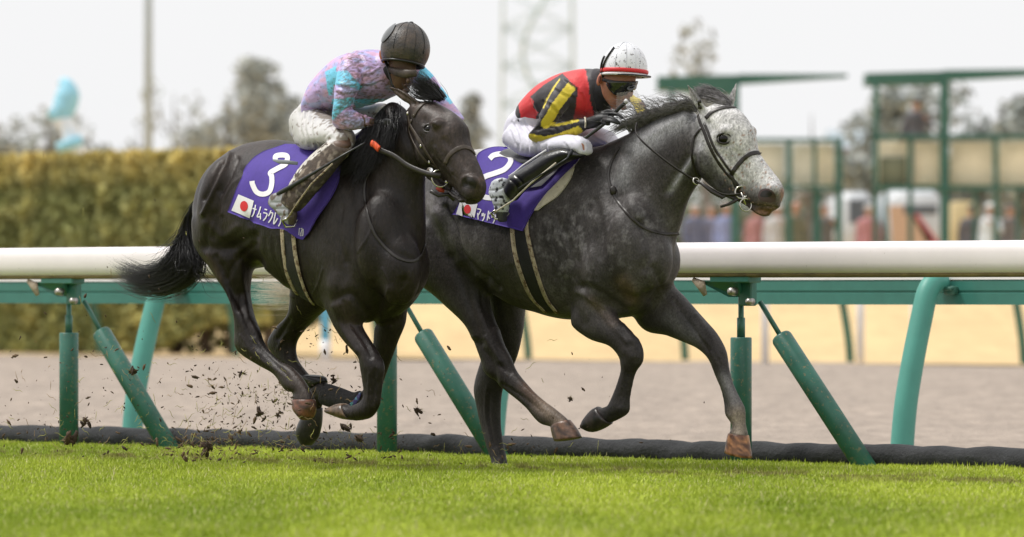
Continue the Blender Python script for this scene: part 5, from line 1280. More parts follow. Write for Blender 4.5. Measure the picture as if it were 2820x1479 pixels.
girth(DS, PB, 'G1', [(672, 610), (672, 680), (680, 800), (705, 940), (760, 1050), (850, 1135)], [(755, 640), (750, 720), (768, 850), (800, 970), (840, 1070), (900, 1155)], dark)
girth(GS, PG, 'G2', [(562, 600), (566, 680), (580, 800), (620, 940), (680, 1070), (770, 1165)], [(668, 580), (664, 650), (690, 780), (730, 930), (785, 1080), (850, 1170)], grey)

def line_on(sk, fr, L, w, m, name, parent, off=.004, thick=.003, pl=None, mirror=False, label=None):
    V, F = strap(sk, pts(fr, L), w, thick, off); mb_ = MB(); mb_.add(V, F)
    if mirror:
        mb_.add([pl.mirror(v) for v in V], [f[::-1] for f in F])
    o = mb_.build(name, m, parent)
    if label: o['label'] = label
    return o
def reins(fr, L, w, m, name, parent, pl, up=(0, 0, 1), r=None, n=8):
    P = catmull([tuple(pl.P(*px(fr, x, y), la)) for x, y, la in L], 8)
    V, F = tube([Vector(p) for p in P], w, n, True, .45); return mk(name, V, F, m, parent)
# ---------------- bridle of the grey horse
line_on(GS, 'C7', [(860, 365), (900, 325), (960, 298), (1040, 290), (1098, 296)], .020, 'leather', 'browband', grey, .004)
line_on(GS, 'C7', [(805, 330), (820, 390), (850, 460), (880, 540), (930, 640), (1000, 740), (1060, 800), (1100, 850)], .017, 'leather', 'cheekpiece', grey, .003, pl=PGH, mirror=True)
line_on(GS, 'C7', [(850, 400), (880, 470), (920, 570), (980, 660), (1040, 740)], .012, 'leather', 'noseband_strap', grey, .005, pl=PGH, mirror=True)
line_on(GS, 'C7', [(830, 430), (775, 510), (765, 600), (775, 680), (800, 760), (830, 810)], .012, 'leather', 'throat_lash', grey, .004)
line_on(GS, 'C7', [(1035, 755), (1060, 715), (1110, 655), (1160, 615), (1215, 603), (1255, 620), (1275, 650)], .021, 'leather', 'noseband', grey, .004)
line_on(GS, 'C7', [(1040, 760), (1060, 820), (1090, 880)], .014, 'leather', 'noseband_strap', grey, .004)
line_on(GS, 'C7', [(820, 300), (815, 240)], .018, 'leather', 'crownpiece', grey, .004)
def ring_at(c, r, t, m, name, parent, nrm=(0, -1, 0)):
    nv = Vector(nrm).normalized(); a = nv.orthogonal().normalized(); b = nv.cross(a)
    V, F = tube([Vector(c) + (a * math.cos(k * math.pi / 10) + b * math.sin(k * math.pi / 10)) * r for k in range(21)], t, 8, False); return mk(name, V, F, m, parent)
c, n_ = GS.hit(*px('C7', 1112, 872), .008); ring_at(c, .030, .0045, 'steel', 'bit_ring', grey, (0, -1, .1))
c2 = at(*px('C7', 1135, 960), c.y - .01); ring_at(c2, .030, .004, 'steel', 'bit_ring', grey, (.35, -1, .1))
q = MB(); q.tube([at(*px('C7', 1110, 900), c.y), at(*px('C7', 1190, 915), c.y + .03)], .006, 8); q.tube([c, c2], .005, 8); q.build('bit', 'steel', grey)
q = MB(); q.tube([at(*px('C7', x, y), c.y - .006 * k) for k, (x, y) in enumerate(((1100, 900), (1060, 935), (1020, 955), (960, 975)))], [.009, .009, .008, .006], 8, flat=.4); q.build('strap_end', 'leather', grey)
q = MB(); q.tube([at(*px('C7', x, y), c.y) for x, y in ((830, 810), (900, 870), (975, 910), (1000, 895), (1050, 915), (1100, 930))], .009, 8, flat=.5); q.build('chin_strap', 'leather', grey)
line_on(GS, 'C7', [(270, 560), (205, 680), (190, 780), (230, 900), (310, 1010), (420, 1110), (560, 1160), (700, 1160)], .014, 'leather', 'breast_strap', grey, .004)
c, n_ = GS.hit(*px('C7', 225, 870), .01); q = MB(); q.add(*ellipsoid(c, (.018, .01, .024))); q.build('buckle', 'leather', grey)
reins('C7', [(385, 400, -.14), (380, 460, -.16), (430, 530, -.17), (560, 640, -.16), (700, 740, -.13), (790, 795, -.10), (860, 830, -.10), (980, 890, -.07), (1100, 890, -.03)], .0105, 'leather', 'rein', grey, PG)
reins('C7', [(470, 375, .10), (700, 300, .16), (1000, 600, .2), (1180, 900, .12)], .008, 'leather', 'rein', grey, PG)
c = PG.P(*px('C7', 793, 797), -.105); ring_at(c, .016, .004, 'steel', 'martingale_ring', grey, (.5, -1, .2))
# ---------------- bridle of the dark horse
line_on(DS, 'C1', [(375, 330), (400, 280), (450, 230), (520, 200), (600, 188), (645, 195)], .020, 'leather_mud', 'browband', dark, .004)
line_on(DS, 'C1', [(340, 290), (350, 380), (400, 470), (460, 570), (520, 660), (560, 720)], .018, 'leather_mud', 'cheekpiece', dark, .004, pl=PBH, mirror=False)
line_on(DS, 'C1', [(610, 680), (640, 620), (690, 575), (750, 555), (800, 570), (830, 605)], .021, 'leather_mud', 'noseband', dark, .004)
line_on(DS, 'C1', [(365, 350), (345, 420), (380, 520), (450, 640), (540, 700)], .010, 'leather_mud', 'noseband_strap', dark, .004)
for (x, y) in ((343, 305), (432, 548), (505, 665)):
    c, n_ = DS.hit(*px('C1', x, y), .009)
    if c is not None: q = MB(); q.add(*ellipsoid(c, (.006, .005, .009), 8, 6)); q.build('buckle', 'steel', dark)
c, n_ = DS.hit(*px('C1', 590, 775), .012)
if c is None: c = PBH.P(*px('C1', 590, 775), -.06)
ring_at(c, .042, .0045, 'steel', 'bit_ring', dark, (.25, -1, .1))
q = MB(); q.tube([at(*px('C1', 610, 810), c.y), at(*px('C1', 670, 825), c.y + .01)], [.008, .005], 8); q.build('bit', 'steel', dark)
q = MB(); q.tube([at(*px('C1', x, y), c.y + .02) for x, y in ((550, 850), (575, 870), (605, 880))], [.012, .014, .01], 8, flat=.5); q.build('curb_strap', 'red_leather', dark)
q = MB(); q.tube([at(*px('C1', x, y), c.y + .02) for x, y in ((500, 880), (560, 915), (630, 905), (680, 950))], [.009] * 4, 8, flat=.5); q.build('chin_strap', 'leather', dark)
reins('C1', [(60, 525, -.17), (130, 575, -.17), (230, 620, -.16), (330, 690, -.15), (430, 735, -.14), (520, 762, -.13), (575, 770, -.10)], .014, 'leather', 'rein', dark, PB)
reins('C1', [(62, 524, -.18), (88, 540, -.18), (118, 570, -.18)], .017, 'orange_grip', 'rein_grip', dark, PB)
reins('C1', [(300, 300, .1), (620, 330, .2), (760, 700, .18), (700, 820, .05)], .008, 'leather', 'rein', dark, PB)
line_on(DS, 'G1', [(1215, 300), (1185, 360), (1180, 450), (1200, 560), (1240, 680), (1300, 760), (1380, 830), (1460, 855), (1520, 830), (1555, 750)], .014, 'leather', 'breast_strap', dark, .005)
# ---------------- saddles
mat('saddle_black', (.012, .012, .013), .32, var=.2, vscale=50, coat=.2)
for (pl, fr, L, par, wd) in ((PB, 'G1', [(640, 150), (760, 150), (880, 158), (980, 130), (1060, 92)], dark, .15), (PG, 'G2', [(560, 168), (680, 190), (800, 190), (920, 165), (990, 125)], grey, .15)):
    mb_ = MB(); mb_.add(*loft(pl, fr, [(x, y - 14, x, y + 120, wd * (1 - .3 * abs(i - 2) / 2)) for i, (x, y) in enumerate(L)], n=26, sub=5)); mb_.build('saddle', 'saddle_black', par)
# saddle flap + stirrup leathers and irons (near side)
def flap(sk, fr, quad, m, name, parent, off): return patch(sk, name, fr, quad, m, parent, off, n=12)
flap(DS, 'G1', [(940, 170), (1120, 170), (900, 420), (800, 400)], 'saddle_black', 'saddle_flap', dark, .024)
flap(GS, 'G2', [(840, 200), (1000, 170), (760, 400), (640, 420)], 'saddle_black', 'saddle_flap', grey, .024)
# ================================================================== JOCKEYS
mat('silk', (.5, .5, .5), .55, attr=True, var=.10, vscale=30, bump=.35, bscale=26, bumpd=.012, sheen=.2)
mat('silk_muddy', (.5, .5, .5), .42, attr=True, var=.08, vscale=30, bump=.35, bscale=20, bumpd=.012, stretch=(1, 1, 1.8))
mat('breeches', (.74, .73, .75), .6, attr=True, var=.06, vscale=30, bump=.35, bscale=22, bumpd=.012)
mat('skin', (.42, .20, .13), .5, attr=True, var=.12, vscale=60)
mat('boot_black', (.012, .012, .013), .3, attr=False, var=.3, vscale=40, bump=.4, bscale=50, bumpd=.004, coat=.3)
mat('boot_mud', (.05, .035, .025), .8, attr=True, var=.35, vscale=50, bump=.9, bscale=70, bumpd=.006)
mat('shoe_white', (.55, .57, .60), .5, attr=True, var=.15, vscale=50, bump=.4, bscale=60, bumpd=.004)
mat('glove', (.013, .014, .016), .5, var=.3, vscale=60, bump=.4, bscale=120, bumpd=.003)
mat('helmet_white', (.72, .73, .77), .3, var=.04, vscale=20, mud=(.07, .055, .05), mudscale=60, mudcut=.565, mudsharp=.03, coat=.4)
mat('helmet_black', (.028, .026, .026), .42, var=.35, vscale=16, mud=(.09, .065, .048), mudscale=16, mudcut=.42, mudsharp=.25, bump=.8, bscale=90, bumpd=.004, coat=.05)
mat('helmet_trim', (.010, .010, .011), .35)
mat('red_trim', (.62, .02, .025), .4)
mat('goggle', (.012, .014, .015), .12, coat=.8)
mat('whip', (.02, .022, .024), .35)
mat('clear_visor', (.9, .9, .9), .06, trans=1.0)
MATS['clear_visor'].node_tree.nodes['Principled BSDF'].inputs['IOR'].default_value = 1.12
mat('gaiter', (.018, .017, .022), .8, var=.3, vscale=60)

def jparts(pl, D, keys, k=1.0):
    mb = MB()
    for key in keys:
        fr, lat, secs = D[key][:3]; cap = D[key][3] if len(D[key]) > 3 else (.6, .6)
        mb.add(*loft(pl, fr, [tuple(s[:5]) + ((s[5] if len(s) > 5 else 0.0) + lat,) for s in secs], cap=cap, sub=6, n=24, k=k))
    return mb
def fcol(sk, base): return np.tile(np.array(base, float), (len(sk.V), 1))
def fill(sk, C, fr, poly, col, latmin=-9, latmax=9, pl=None):
    m = inpoly(sk.Q, pts(fr, poly)); la = sk.pl.lat(sk.V); m &= (la > latmin) & (la < latmax); C[m] = col; return C
def wrinkles(sk, fr, lines, w, amp, latmin=-9, latmax=9):
    for L in lines: sk.ridge(fr, L, w, amp, latmin, latmax)
def dome(c, rx, ry, rz, tilt, cut, m, name, parent, yaw=0.0, nseg=40, nr=22, thick=.012):
    """helmet shell: part of an ellipsoid above 'cut' (fraction of rz), tilted"""
    M = Matrix.Rotation(yaw, 3, 'Z') @ Matrix.Rotation(tilt[0], 3, 'Y') @ Matrix.Rotation(tilt[1], 3, 'X')
    V = []; F = []; th1 = math.acos(cut)
    for sgn, t in ((1, 0.0), (-1, thick)):
        for i in range(nr + 1):
            th = th1 * i / nr
            for j in range(nseg):
                ph = 2 * math.pi * j / nseg
                V.append(M @ Vector((math.sin(th) * math.cos(ph) * (rx - t), math.sin(th) * math.sin(ph) * (ry - t), math.cos(th) * (rz - t))) + Vector(c))
    k = (nr + 1) * nseg
    for i in range(nr):
        for j in range(nseg):
            a, b = i * nseg + j, i * nseg + (j + 1) % nseg; F.append((a, b + 0, b + nseg, a + nseg)); F.append((k + a, k + a + nseg, k + b + nseg, k + b))
    for j in range(nseg): a, b = nr * nseg + j, nr * nseg + (j + 1) % nseg; F.append((a, b, k + b, k + a))
    o = mk(name, V, F, m, parent)
    def P(th, ph, r=0.0):
        return M @ Vector((math.sin(th) * math.cos(ph) * (rx + r), math.sin(th) * math.sin(ph) * (ry + r), math.cos(th) * (rz + r))) + Vector(c)
    return o, P, M, th1
def finger(mb, P, r=(.0095, .009, .0085, .007)): 
    L = catmull([tuple(p) for p in P], 3); mb.tube([Vector(p) for p in L], list(np.interp(np.linspace(0, 1, len(L)), np.linspace(0, 1, len(r)), r)), 12)
    mb.add(*ellipsoid(L[-1], (r[-1], r[-1], r[-1]), 10, 6))

# ---------------------------------------------------------------- rider of the grey horse
J2 = {
 'hips': ('C6', 0, [(120, 590, 300, 800, .13), (150, 530, 380, 740, .155), (200, 470, 430, 680, .15)]),
 'torso': ('C6', 0, [(178, 520, 400, 700, .15), (205, 455, 440, 650, .155), (290, 372, 510, 640, .16), (405, 300, 605, 625, .175), (520, 264, 690, 595, .175), (612, 252, 735, 540, .14), (665, 262, 752, 470, .09)]),
 'neck': ('C6', .0, [(600, 270, 720, 520, .09), (668, 280, 760, 490, .07), (730, 300, 800, 470, .062)]),
 'rarm': ('C6', 0, [(425, 335, 560, 420, .062, -.12), (372, 430, 515, 500, .06, -.165), (318, 535, 445, 590, .056, -.19), (272, 640, 388, 655, .053, -.205), (247, 735, 325, 640, .052, -.21), (330, 768, 370, 640, .05, -.20),
    (440, 745, 470, 615, .045, -.17), (548, 702, 560, 602, .04, -.14), (612, 662, 600, 598, .034, -.12)]),
 'larm': ('G8', 0, [(700, 380, 900, 100, .06, .12), (950, 480, 1100, 330, .055, .19), (1130, 560, 1260, 430, .05, .20), (1200, 700, 1345, 600, .045, .17), (1240, 800, 1385, 770, .038, .13), (1230, 880, 1370, 880, .032, .10)]),
 'rthigh': ('C6', 0, [(210, 600, 108, 790, .10, -.08), (330, 660, 200, 855, .09, -.12), (450, 690, 330, 850, .082, -.155), (560, 700, 450, 835, .07, -.18), (612, 730, 560, 835, .058, -.19), (632, 790, 590, 850, .05, -.19)]),
 'lthigh': ('C6', 0, [(300, 560, 250, 780, .09, .10), (480, 600, 440, 790, .085, .16), (640, 640, 600, 800, .075, .20), (760, 670, 720, 790, .065, .20), (830, 735, 770, 790, .05, .19)]),
 'lshin': ('C6', 0, [(800, 720, 760, 800, .05, .20), (640, 850, 620, 930, .05, .22), (420, 960, 420, 1050, .045, .24), (250, 1060, 270, 1130, .045, .26)]),
 'rshin': ('D5', 0, [(1560, 130, 1850, 250, .056, -0.215), (1380, 175, 1640, 345, .055, -0.245), (1200, 292, 1430, 480, .053, -0.275), (1040, 405, 1230, 610, .05, -0.305), (905, 500, 1060, 730, .045, -0.325), (840, 600, 975, 830, .041, -0.335)]),
 'rfoot': ('D5', 0, [(640, 620, 860, 560, .034, -0.335), (610, 720, 900, 760, .038, -0.335), (660, 850, 890, 880, .038, -0.335), (700, 980, 860, 1010, .036, -0.335), (740, 1100, 835, 1110, .032, -0.335)]),
 'head': ('G8', 0, [(1150, 0, 560, 0, .072), (1178, 110, 530, 110, .078), (1150, 220, 560, 230, .076), (1075, 320, 580, 330, .071), (1010, 420, 625, 420, .064), (970, 510, 690, 510, .054), (925, 585, 755, 590, .040), (880, 630, 790, 630, .025)]),
 'palm': ('C6', 0, [(600, 665, 590, 595, .030, -.12), (650, 662, 650, 580, .030, -.115), (700, 650, 705, 560, .034, -.11), (750, 620, 762, 560, .030, -.105)]),
}
rider2 = thing('person', 'jockey in white helmet and black red and yellow silks crouching on the grey horse', 'jockey', PG.P(1500, 700, 0))
mb = jparts(PG, J2, ['hips', 'torso', 'neck', 'rarm', 'larm', 'rthigh', 'lthigh', 'lshin', 'rshin', 'rfoot', 'palm'], .86); 
PJ = Plane(px('G8', 860, 0)[0], PG.P(*px('G8', 860, 300), .0).y, 52)
D_ = {'head': J2['head']}; mb2 = jparts(PJ, D_, ['head'], 1.0); mb.add(mb2.V, mb2.F)
# nose, lips, chin, brow
mb.tube([PJ.P(*px('G8', 1060, 200), -.01), PJ.P(*px('G8', 1090, 320), -.012), PJ.P(*px('G8', 1065, 400), -.012)], [.012, .014, .016], 10)
mb.add(*ellipsoid(PJ.P(*px('G8', 1020, 425), -.012), (.016, .013, .011))); mb.add(*ellipsoid(PJ.P(*px('G8', 960, 590), -.005), (.018, .016, .014)))
mb.add(*ellipsoid(PJ.P(*px('G8', 985, 480), -.008), (.018, .015, .007))); mb.add(*ellipsoid(PJ.P(*px('G8', 975, 510), -.008), (.018, .014, .007)))
# left hand fingers closed on the rein (inside the body mesh)
BS = Skin(mb, .0055, 4, PJ)
BS.ridge('G8', [(890, 492), (960, 498), (1010, 490)], 8, -.006); BS.ridge('G8', [(760, 380), (840, 440), (900, 520)], 20, -.003); BS.upd()
C = fcol(BS, [.38, .17, .105]); C = paint(BS, C, 'G8', [(960, 480), (1000, 490)], 24, [.30, .10, .08], .6); C = paint(BS, C, 'G8', [(1040, 400), (850, 330)], 40, [.44, .20, .13], .5)
BS.build('body', 'skin', rider2, C)
# ear
V, F = ellipsoid(PJ.P(*px('G8', 562, 120), -.079), (.014, .012, .031), 14, 10, Matrix.Rotation(.25, 3, 'Y')); 
eo = mk('ear', V, F, 'skin', rider2, colors=np.tile([.45, .16, .09], (len(V), 1)))
V, F = ellipsoid(PJ.P(*px('G8', 560, 115), -.089), (.007, .006, .019), 10, 8); mk('ear_shade', V, F, 'skin', eo, colors=np.tile([.16, .04, .03], (len(V), 1)))  # dark skin colour here stands for the shade inside the ear
# silks
SK = Skin(jparts(PG, J2, ['torso', 'rarm', 'larm'], 1.0), .0062, 5, PG)
wr = [[(330, 480), (400, 520), (440, 590)], [(400, 400), (470, 440), (520, 450)], [(300, 660), (350, 640), (390, 650)], [(270, 700), (330, 680), (380, 680)], [(400, 650), (430, 690), (440, 740)], [(450, 640), (480, 680), (490, 730)],
      [(500, 620), (520, 660), (530, 710)], [(350, 500), (420, 560)], [(560, 400), (600, 480), (600, 560)], [(620, 400), (650, 500), (660, 560)], [(240, 480), (280, 560), (300, 600)], [(460, 340), (520, 380), (560, 430)]]
wrinkles(SK, 'C6', wr, 9, -.0045); wrinkles(SK, 'C6', [[(p[0] + 16, p[1] - 8) for p in L] for L in wr], 9, .0045)
SK.upd(); SK.noise(14, .004); SK.upd()
BK, RDc, YL = [.022, .018, .024], [.62, .022, .028], [.66, .52, .03]
C = fcol(SK, BK)
la = PG.lat(SK.V); Q = SK.Q
TOR = ~((inpoly(Q, pts('C6', [(440, 325), (550, 395), (560, 450), (470, 520), (400, 610), (600, 590), (640, 600), (640, 680), (330, 790), (220, 760), (240, 680), (300, 540), (360, 420)]))) & (la < -.05))
def tf(poly, col):
    m = inpoly(Q, pts('C6', poly)) & TOR; C[m] = col
tf([(150, 430), (215, 425), (265, 480), (262, 520), (300, 560), (280, 640), (180, 600)], RDc)
tf([(165, 450), (330, 330), (470, 250), (600, 230), (605, 262), (470, 285), (330, 372), (230, 460), (190, 520)], RDc)
tf([(448, 285), (520, 235), (600, 235), (625, 340), (632, 400), (640, 480), (690, 640), (520, 640), (545, 520), (555, 390), (500, 340)], RDc)
tf([(730, 510), (800, 500), (800, 560), (740, 550)], RDc)
def am(L, w, col, latmax=-.04):
    d = segdist(Q, pts('C6', L)); C[(d < w * FR['C6'][2]) & ~TOR] = col
am([(520, 375), (470, 440), (415, 510), (375, 580), (345, 628)], 33, YL)
am([(330, 628), (430, 632), (500, 618), (560, 603)], 12, YL); am([(435, 335), (395, 395), (350, 470), (330, 520)], 6, YL)
am([(250, 728), (330, 745), (430, 728), (490, 705), (555, 680)], 32, YL); am([(480, 520), (520, 512)], 5, [.30, .22, .03])
m = inpoly(Q, pts('G8', [(1040, 300), (1200, 330), (1300, 560), (1400, 780), (1230, 780), (1130, 620), (1060, 430)])) & (la > .08); C[m] = YL
m = inpoly(Q, pts('G8', [(1000, 620), (1110, 650), (1240, 800), (1160, 800)])) & (la > .05); C[m] = BK
SK.build('silk_jacket', 'silk', rider2, C)
nk = Skin(jparts(PG, {'n': ('C6', 0, [(620, 262, 735, 560, .10), (668, 272, 765, 510, .082), (712, 282, 790, 490, .074)])}, ['n'], 1.0), .007, 3, PG); nk.build('neck_warmer', 'gaiter', rider2)
BR = Skin(jparts(PG, J2, ['hips', 'rthigh', 'lthigh'], 1.0), .0065, 5, PG)
wr = [[(120, 620), (160, 700), (170, 800)], [(160, 610), (220, 700), (230, 820)], [(200, 620), (270, 720), (290, 840)], [(300, 770), (310, 830)], [(350, 775), (355, 830)], [(110, 680), (140, 760)], [(470, 760), (500, 800)], [(540, 720), (590, 760), (600, 800)], [(660, 720), (720, 750), (760, 780)]]
wrinkles(BR, 'C6', wr, 9, -.0045); wrinkles(BR, 'C6', [[(p[0] + 17, p[1] - 4) for p in L] for L in wr], 9, .0045); BR.upd(); BR.noise(13, .004); BR.upd()
BR.build('breeches', 'breeches', rider2, fcol(BR, [.66, .65, .74]))
BT = Skin(jparts(PG, {'b': ('D5', 0, [(1540, 110, 1880, 262, .060, -.215)] + J2['rshin'][2][1:])}, ['b'], 1.03), .005, 3, PG)
wrinkles(BT, 'D5', [[(900, 560), (960, 620), (1000, 720)], [(960, 500), (1040, 580), (1080, 660)], [(1700, 200), (1600, 330)]], 16, -.004); BT.upd(); BT.build('boot', 'boot_black', rider2)
B2 = Skin(jparts(PG, J2, ['lshin'], 1.04), .007, 3, PG); B2.build('boot', 'boot_black', rider2)
V, F = tube([PG.P(*px('D5', x, y), -.245) for x, y in ((1370, 165), (1220, 262), (1060, 370), (960, 455), (880, 510))], .006, 8); mk('boot_piping', V, F, 'shoe_white', rider2, colors=np.tile([.75, .75, .75], (len(V), 1)))
FT = Skin(jparts(PG, J2, ['rfoot'], 1.05), .005, 3, PG); wrinkles(FT, 'D5', [[(600, 700), (720, 690), (840, 640)], [(640, 800), (780, 790)], [(680, 900), (820, 900)]], 12, -.004); FT.upd()
C = fcol(FT, [.55, .58, .62]); nn = np.array([noise.noise(Vector(tuple(v * 55))) for v in FT.V]); C[nn > .26] = [.03, .03, .035]
m = FT.Q[:, 1] > px('D5', 0, 985)[1]; C[m] = [.05, .05, .055]; FT.build('riding_shoe', 'shoe_white', rider2, C)
# gloved right hand holding the whip
g = MB(); g2 = jparts(PG, J2, ['palm'], 1.0); g.add(g2.V, g2.F); g.add(*loft(PG, 'C6', [(575, 672, 570, 590, .036, -.125), (625, 668, 620, 592, .033, -.12)], n=20))
def hpnt(L): return [PG.P(*px('G8', x, y), la) for x, y, la in L]
finger(g, hpnt([(640, 700, -.12), (760, 690, -.125), (870, 710, -.12), (945, 765, -.115)])); finger(g, hpnt([(640, 760, -.135), (740, 760, -.15), (830, 800, -.145), (900, 860, -.13)]))
finger(g, hpnt([(620, 800, -.14), (700, 810, -.16), (790, 830, -.155), (860, 860, -.14)])); finger(g, hpnt([(600, 830, -.13), (660, 860, -.15), (720, 870, -.14), (700, 840, -.12)]), (.009, .009, .008, .007))
finger(g, hpnt([(600, 690, -.10), (700, 650, -.095), (790, 660, -.10), (840, 690, -.11)]), (.011, .0105, .010, .008))
GL = Skin(g, .0036, 2, PG); GL.build('glove', 'glove', rider2)
V, F = tube([PG.P(*px('G8', 310 + 12 * math.cos(a), 850 + 90 * math.sin(a)), -.122 - .036 * math.cos(a)) for a in np.linspace(0, 2 * math.pi, 17)], .004, 8, False); mk('glove_cuff', V, F, 'cream_pad', rider2)
g = MB(); g.add(*loft(PG, 'G8', [(1180, 800, 1330, 790, .034, .12), (1200, 880, 1350, 900, .036, .10), (1230, 960, 1370, 960, .03, .08)], n=18))
for k in range(4): finger(g, hpnt([(1200 + 30 * k, 870, .07), (1190 + 34 * k, 920, .05), (1210 + 34 * k, 960, .045), (1240 + 30 * k, 950, .06)]))
finger(g, hpnt([(1190, 840, .08), (1150, 880, .07), (1150, 930, .065)]))
GL2 = Skin(g, .0045, 2, PG); GL2.build('glove', 'glove', rider2)
# helmet
hc = PJ.P(*px('C6', 868, 262), 0)
ho, HP, HM, th1 = dome(hc, .113, .118, .128, (R(3), R(-2)), -.28, 'helmet_white', 'helmet', rider2, yaw=R(0))
def hring(HP, th, ph0, ph1, r, m, name, parent, n=40, tilt=0.0, flat=1.0, off=.002):
    L = [HP(th + tilt * math.cos(a), a, off) for a in np.linspace(ph0, ph1, n)]; V, F = tube(L, r, 8, True, flat); return mk(name, V, F, m, parent)
for k, dd in enumerate(np.linspace(-.085, .0, 7)): hring(HP, th1 + dd - .14, R(-190), R(10), .0085, 'red_trim', 'red_band', ho, flat=.6) if k in (3, 5) else None
hring(HP, th1 - .02, 0, 2 * math.pi, .007, 'shoe_white', 'helmet_rim', ho)
for me_ in [o for o in ho.children if o.name.startswith('helmet_rim')]: setcol(me_.data, [.7, .7, .72])
for ph in (R(-62), R(-88), R(-116)):
    L = [HP(t, ph, .0015) for t in np.linspace(.05, th1 - .16, 18)]; V, F = tube(L, .0015, 6, True, .5); mk('seam', V, F, 'breeches', ho, colors=np.tile([.62, .63, .67], (len(V), 1)))
L = [HP(t, R(-150) + .25 * math.sin(t * 2.2), .004) for t in np.linspace(.75, th1 + .12, 16)]; V, F = tube(L, .0065, 8, True, .5); mk('goggle_strap', V, F, 'helmet_trim', ho)
L = [HP(t, R(-168) + .2 * math.sin(t * 2.2), .004) for t in np.linspace(1.15, th1 + .05, 12)]; V, F = tube(L, .006, 8, True, .5); mk('goggle_strap', V, F, 'helmet_trim', ho)
# peak and inner band
V = []; F = []
for i, a in enumerate(np.linspace(R(-115), R(25), 24)):
    k = math.sin(math.pi * i / 23) * .035
    b = HP(th1 - .04, a, 0); d = (b - hc); d.z = 0; d.normalize()
    V += [b - d * .01, b + d * k - Vector((0, 0, .004)), b + d * k - Vector((0, 0, .010)), b - d * .012 - Vector((0, 0, .008))]
for i in range(23):
    for j in range(4): F.append((i * 4 + j, i * 4 + (j + 1) % 4, (i + 1) * 4 + (j + 1) % 4, (i + 1) * 4 + j))
mk('peak', V, F, 'helmet_trim', ho)
# goggles and a clear spare lens hanging below
def wrapband(P0, P1, m, name, parent, rows):
    V = []; F = []; n = len(rows[0])
    for r_ in rows: V += r_
    for j in range(len(rows) - 1):
        for i in range(n - 1): F.append((j * n + i, j * n + i + 1, (j + 1) * n + i + 1, (j + 1) * n + i))
    return mk(name, V, F, m, parent)
def gog(y0, y1, xs, out, m, name, parent, lat0=-.082, lat1=.05, nj=6, bulge=.0):
    rows = []
    for j in range(nj + 1):
        y = y0 + (y1 - y0) * j / nj; r_ = []
        for i in range(17):
            t = i / 16; a = t * math.pi * .62 - .25                       # wraps from the right temple round to the nose and beyond
            x = xs[0] + (xs[1] - xs[0]) * math.sin(min(a + .25, math.pi / 2)) if a + .25 < math.pi / 2 else xs[1] - (xs[1] - xs[0]) * .12 * (a + .25 - math.pi / 2)
            la = lat0 + (lat1 - lat0) * t
            r_.append(PJ.P(*px('G8', x, y - 10 * math.sin(t * 3.1) + (22 * t if j > nj / 2 else 0)), la) )
        rows.append(r_)
    o = wrapband(None, None, m, name, parent, rows); md = o.modifiers.new('s', 'SOLIDIFY'); md.thickness = out; md.offset = 1; return o
go = patch(BS, 'goggles', 'G8', [(715, 150), (1150, 150), (1105, 325), (800, 345)], 'goggle', rider2, off=.010, n=14); md = go.modifiers.new('s', 'SOLIDIFY'); md.thickness = .009
V, F = strap(BS, pts('G8', [(640, 120), (760, 150), (900, 165), (1040, 165), (1160, 160)]), .016, .004, .013); mk('goggle_frame', V, F, 'helmet_trim', rider2)
V, F = strap(BS, pts('G8', [(700, 180), (760, 290), (840, 348), (960, 350), (1040, 335)]), .008, .003, .013); mk('goggle_frame', V, F, 'helmet_trim', rider2)
vz = MB(); gv = 8
for j in range(gv + 1):
    for i in range(gv + 1):
        u, v = i / gv, j / gv; q = (np.array([850, 345]) * (1 - u) + np.array([1190, 300]) * u) * (1 - v) + (np.array([835, 612]) * (1 - u) + np.array([1325, 605]) * u) * v
        vz.V.append(PJ.P(*px('G8', *q), -.085 + .10 * u ** 2 + .02 * v))
for j in range(gv):
    for i in range(gv): a = j * (gv + 1) + i; vz.F.append((a, a + 1, a + gv + 2, a + gv + 1))
m_ = bpy.data.materials.new('clear_lens'); m_.use_nodes = True; nt_ = m_.node_tree; MATS['clear_lens'] = m_
tr_ = nt_.nodes.new('ShaderNodeBsdfTransparent'); mx_ = nt_.nodes.new('ShaderNodeMixShader'); mx_.inputs[0].default_value = .30
pb_ = nt_.nodes['Principled BSDF']; pb_.inputs['Base Color'].default_value = (.55, .52, .50, 1); pb_.inputs['Roughness'].default_value = .15
nt_.links.new(tr_.outputs[0], mx_.inputs[1]); nt_.links.new(pb_.outputs[0], mx_.inputs[2]); nt_.links.new(mx_.outputs[0], nt_.nodes['Material Output'].inputs[0])
vz.build('spare_lens', 'clear_lens', rider2)
# the whip is held, so it stands on its own
P = [PG.P(*px('G8', 1020, 478), -.10), PG.P(*px('G8', 850, 645), -.115), PG.P(*px('G8', 620, 880), -.13), PG.P(*px('C6', 560, 760), -.20), PG.P(*px('C6', 500, 835), -.28), PG.P(*px('D5', 1620, 290), -.33), PG.P(*px('D5', 1300, 490), -.365), PG.P(*px('D5', 1000, 672), -.385)]
L = catmull([tuple(p) for p in P], 6); rr = np.interp(np.linspace(0, 1, len(L)), [0, .3, .55, .6, 1], [.0105, .009, .0085, .0045, .003])
wh = MB(); wh.tube([Vector(p) for p in L], list(rr), 10); wo = wh.build('riding_whip', 'whip', None, origin=tuple(L[0]))
tag(wo, 'long black riding whip held in the gloved hand of the white helmeted jockey', 'whip')
V, F = tube([Vector(L[0]) + Vector((.004, 0, .004)), Vector(L[0]), Vector(L[1])], [.009, .0125, .0115], 12); mk('whip_knob', V - np.array(0) if False else [tuple(v) for v in V], F, 'shoe_white', wo, colors=np.tile([.6, .6, .6], (len(V), 1)))
